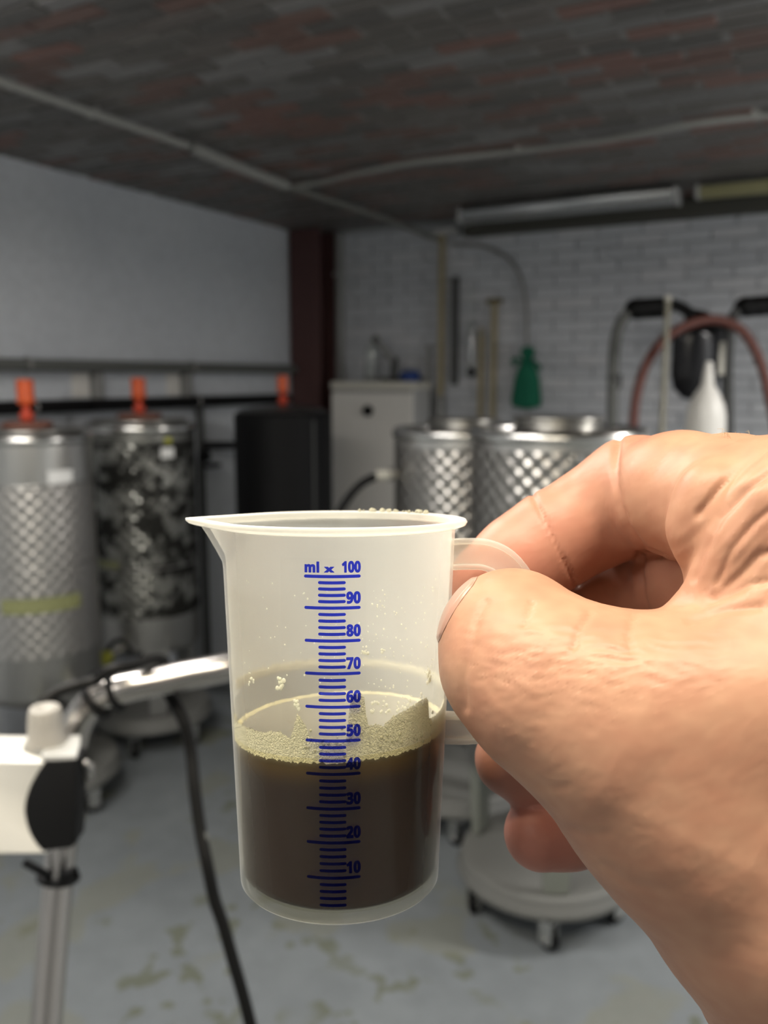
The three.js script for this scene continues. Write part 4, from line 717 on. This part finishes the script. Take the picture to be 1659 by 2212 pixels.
  // creases [px polyline, width mm, depth mm, z range] pressed into the skin, wrinkles and skin tone
  const creases = [
    [[[1338, 940], [1330, 990], [1328, 1040], [1336, 1090], [1356, 1140], [1392, 1190], [1430, 1200]], 0.7, 0.8, 168, 200],
    [[[1146, 1060], [1160, 1090], [1185, 1140], [1210, 1195], [1246, 1265]], 0.45, 0.55, 172, 200],
    [[[1386, 1180], [1380, 1230], [1384, 1290], [1400, 1340]], 0.8, 1.3, 180, 215],
    
    [[[1660, 960], [1600, 1010], [1550, 1060], [1510, 1110]], 0.8, 0.55, 130, 170],
    [[[1680, 1010], [1610, 1060], [1555, 1120], [1520, 1190], [1500, 1250]], 0.7, 0.55, 128, 165],
    [[[1690, 1080], [1630, 1130], [1580, 1190], [1550, 1260]], 0.6, 0.45, 125, 160],
    [[[1700, 1180], [1640, 1200], [1590, 1250], [1540, 1290]], 0.7, 0.5, 120, 160],
    [[[1700, 1250], [1620, 1262], [1560, 1290], [1510, 1310]], 0.6, 0.45, 120, 160],
    [[[1640, 1310], [1560, 1318], [1490, 1342]], 0.7, 0.6, 120, 160],
    [[[1050, 1300], [1030, 1340], [1018, 1400], [1000, 1470], [1006, 1530]], 0.7, 0.35, 140, 175],
    [[[1150, 1300], [1138, 1335], [1132, 1350]], 0.5, 0.4, 135, 165],
    [[[1275, 1325], [1250, 1360], [1240, 1400]], 0.6, 0.45, 130, 165],
    [[[1370, 1332], [1358, 1370], [1362, 1400]], 0.6, 0.4, 120, 165],
    [[[1305, 1868], [1350, 1905], [1410, 1920]], 0.9, 0.16, 110, 150],
    [[[1232, 1790], [1265, 1802], [1310, 1800]], 0.8, 0.14, 110, 150],
    [[[1165, 1690], [1185, 1702], [1225, 1700]], 0.8, 0.12, 110, 160],
  ];
  const noise = new ImprovedNoise(), pos = new Float32Array(P), col = new Float32Array(P.length), N = P.length / 3, grad = (x, y, z) => { const h = 0.4, gx = sdf(x + h, y, z) - sdf(x - h, y, z), gy = sdf(x, y + h, z) - sdf(x, y - h, z), gz = sdf(x, y, z + h) - sdf(x, y, z - h), l = Math.hypot(gx, gy, gz) || 1; return [gx / l, gy / l, gz / l]; };
  const tone = { base: [0.350, 0.180, 0.114], red: [0.335, 0.134, 0.092], pale: [0.425, 0.240, 0.154] };
  for (let v = 0; v < N; v++) {
    let x = P[3 * v], y = P[3 * v + 1], z = P[3 * v + 2]; const [gx, gy, gz] = grad(x, y, z), px = CX + F * x / -z, py = CY - F * y / -z;
    let d = 0;
    for (const [line_, w, dep, z0, z1] of creases) {
      if (-z < z0 || -z > z1 || gz < -0.35) continue; const wp = w * F / -z;
      let best = 1e9; for (let i = 0; i < line_.length - 1; i++) { const [ax, ay] = line_[i], bx = line_[i + 1][0] - ax, by = line_[i + 1][1] - ay; let t = ((px - ax) * bx + (py - ay) * by) / (bx * bx + by * by); t = t < 0 ? 0 : t > 1 ? 1 : t; const q = Math.hypot(px - ax - bx * t, py - ay - by * t); if (q < best) best = q; }
      if (best < wp * 3) d -= dep * Math.exp(-(best / wp) * (best / wp));
    }
    // knuckle wrinkles on the back of the thumb, running across the picture; finer skin everywhere
    const kn = Math.exp(-Math.pow((px - 1190) / 170, 2) - Math.pow((py - 1440) / 105, 2)) * (gz > 0 ? 1 : 0), wb = Math.exp(-Math.pow((px - 1600) / 130, 2) - Math.pow((py - 1180) / 190, 2)) * (gz > -0.2 && -z < 172 ? 1 : 0), wt = Math.exp(-Math.pow((px - 1430) / 160, 2) - Math.pow((py - 1420) / 80, 2)) * (gz > 0 ? 1 : 0);
    const wr = noise.noise(x * 0.16 + y * 0.05, y * 0.80 + noise.noise(x * 0.3, y * 0.3, 5) * 0.8, z * 0.2), w2 = noise.noise(x * 0.36, y * 1.25, z * 0.4 + 9);
    d += (kn * 0.30 + wt * 0.24) * (-Math.abs(wr) * 1.3 + 0.3 + 0.5 * w2);
    const s1 = (x * 0.62 + y * 0.78), s2 = (x * 0.78 - y * 0.62); d += wb * 0.42 * (0.3 - Math.abs(noise.noise(s1 * 0.10, s2 * 0.42, z * 0.1)) * 1.4);
    d += 0.034 * noise.noise(x * 0.9, y * 1.3, z * 0.9) + 0.05 * noise.noise(x * 0.22, y * 0.3, z * 0.22);
    pos[3 * v] = x + gx * d; pos[3 * v + 1] = y + gy * d; pos[3 * v + 2] = z + gz * d;
    const finger = Math.min(dist(index, x, y, z), dist(middle, x, y, z), dist(ring, x, y, z), dist(pinky, x, y, z)), onF = smooth(1.2, 0.2, finger) * smooth(166, 178, -z), mott = 0.5 + 0.6 * noise.noise(x * 0.10, y * 0.12, z * 0.1) + 0.4 * noise.noise(x * 0.35, y * 0.4, z * 0.35);
    let c = mix3(tone.base, tone.pale, Math.max(0, Math.min(1, mott * 0.7))); c = mix3(c, tone.red, Math.min(1, onF * 0.38 + 0.22 * (1 - mott)));
    const tip = Math.max(Math.exp(-Math.pow(Math.hypot(x - index.p[0][0], y - index.p[0][1], z - index.p[0][2]) / 15, 2)), Math.exp(-Math.pow(Math.hypot(x - pinky.p[0][0], y - pinky.p[0][1], z - pinky.p[0][2]) / 13, 2)) * 1.2, Math.exp(-Math.pow(Math.hypot(x - ring.p[0][0], y - ring.p[0][1], z - ring.p[0][2]) / 12, 2)) * 0.7);
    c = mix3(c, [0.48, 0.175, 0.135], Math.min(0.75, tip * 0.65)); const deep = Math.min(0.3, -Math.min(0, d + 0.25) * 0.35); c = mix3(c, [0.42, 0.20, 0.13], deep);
    col.set(c, 3 * v);
  }
  const base = at(1900, 2080, 0.152), toWorld = (x, y, z) => V(x / 1000, y / 1000, z / 1000).applyQuaternion(camQ).add(camera.position).sub(base);
  for (let v = 0; v < N; v++) { const q = toWorld(pos[3 * v], pos[3 * v + 1], pos[3 * v + 2]); pos[3 * v] = q.x; pos[3 * v + 1] = q.y; pos[3 * v + 2] = q.z; }
  const g = new THREE.BufferGeometry(); g.setAttribute('position', new THREE.BufferAttribute(pos, 3)); g.setAttribute('color', new THREE.BufferAttribute(col, 3)); g.setIndex(idx); g.computeVertexNormals();
  const hand = thing('hand', 'bare right hand pinching the beaker handle between thumb and index finger', 'hand', base);
  part(hand, 'skin', g, std({ color: 0xffffff, vertexColors: true, roughness: 0.46, specularIntensity: 0.55, sheen: 0.25, sheenColor: lin(0.6, 0.35, 0.25), sheenRoughness: 0.5 }));
  // thumb nail: a curved plate laid on the skin
  const c0 = [thumb.p[0][0] * 0.75 + thumb.p[1][0] * 0.25, thumb.p[0][1] * 0.75 + thumb.p[1][1] * 0.25, thumb.p[0][2] * 0.75 + thumb.p[1][2] * 0.25], nn = V(-0.84, 0.50, -0.12).normalize(), tu = V(0.42, 0.90, 0).addScaledVector(nn, -nn.dot(V(0.42, 0.90, 0))).normalize(), tv = nn.clone().cross(tu);
  const np = [], ni = [], U = 36, W = 26; for (let s = 0; s < 2; s++) for (let j = 0; j <= W; j++) for (let i = 0; i <= U; i++) {
    const u = (i / U * 2 - 1), w = (j / W * 2 - 1), sq = Math.sqrt(1 - 0.42 * w * w), sv = Math.sqrt(1 - 0.42 * u * u), dir = nn.clone().addScaledVector(tu, u * sq * 0.60).addScaledVector(tv, w * sv * 0.50).normalize();
    let t = 24; for (let k = 0; k < 40; k++) { const q = sdf(c0[0] + dir.x * t, c0[1] + dir.y * t, c0[2] + dir.z * t); t -= q * 0.8; if (Math.abs(q) < 0.002) break; }
    const edge = Math.max(Math.abs(u), Math.abs(w)), h = s ? -0.4 : 0.42 - 0.35 * smooth(0.82, 1, edge), q = toWorld(c0[0] + dir.x * (t + h), c0[1] + dir.y * (t + h), c0[2] + dir.z * (t + h)); np.push(q.x, q.y, q.z);
  }
  const w_ = U + 1, o_ = w_ * (W + 1); for (let s = 0; s < 2; s++) for (let j = 0; j < W; j++) for (let i = 0; i < U; i++) { const A = s * o_ + j * w_ + i, Bq = A + w_; s ? ni.push(A, Bq, A + 1, A + 1, Bq, Bq + 1) : ni.push(A, A + 1, Bq, A + 1, Bq + 1, Bq); }
  const ng = new THREE.BufferGeometry(); ng.setAttribute('position', new THREE.Float32BufferAttribute(np, 3)); ng.setIndex(ni); ng.computeVertexNormals();
  part(hand, 'thumb_nail', ng, std({ color: lin(0.37, 0.205, 0.155), roughness: 0.3, clearcoat: 0.3, clearcoatRoughness: 0.25 }), 'pinkish thumb nail');
  // a few hairs on the back of the hand
  const hair = []; for (let k = 0; k < 11; k++) { const px = rr(1550, 1655), zz = rr(0.150, 0.158), py = 946 + (px - 1550) * 0.1, a = at(px, py, zz), l = rr(0.003, 0.007), b = at(px + rr(-40, 10), py - rr(4, 26), zz), m = a.clone().lerp(b, 0.5).add(V(0, 0.0008, 0)); hair.push(tube([a, m, b.lerp(a, 0.1)].map((q) => q.clone().sub(base)), 0.000026, 8, 5)); }
  const hh_ = part(hand, 'hair', merge(hair), std({ color: lin(0.50, 0.38, 0.24), roughness: 0.5 })); hh_.userData.kind = 'stuff';
}

renderer.render(scene, camera);
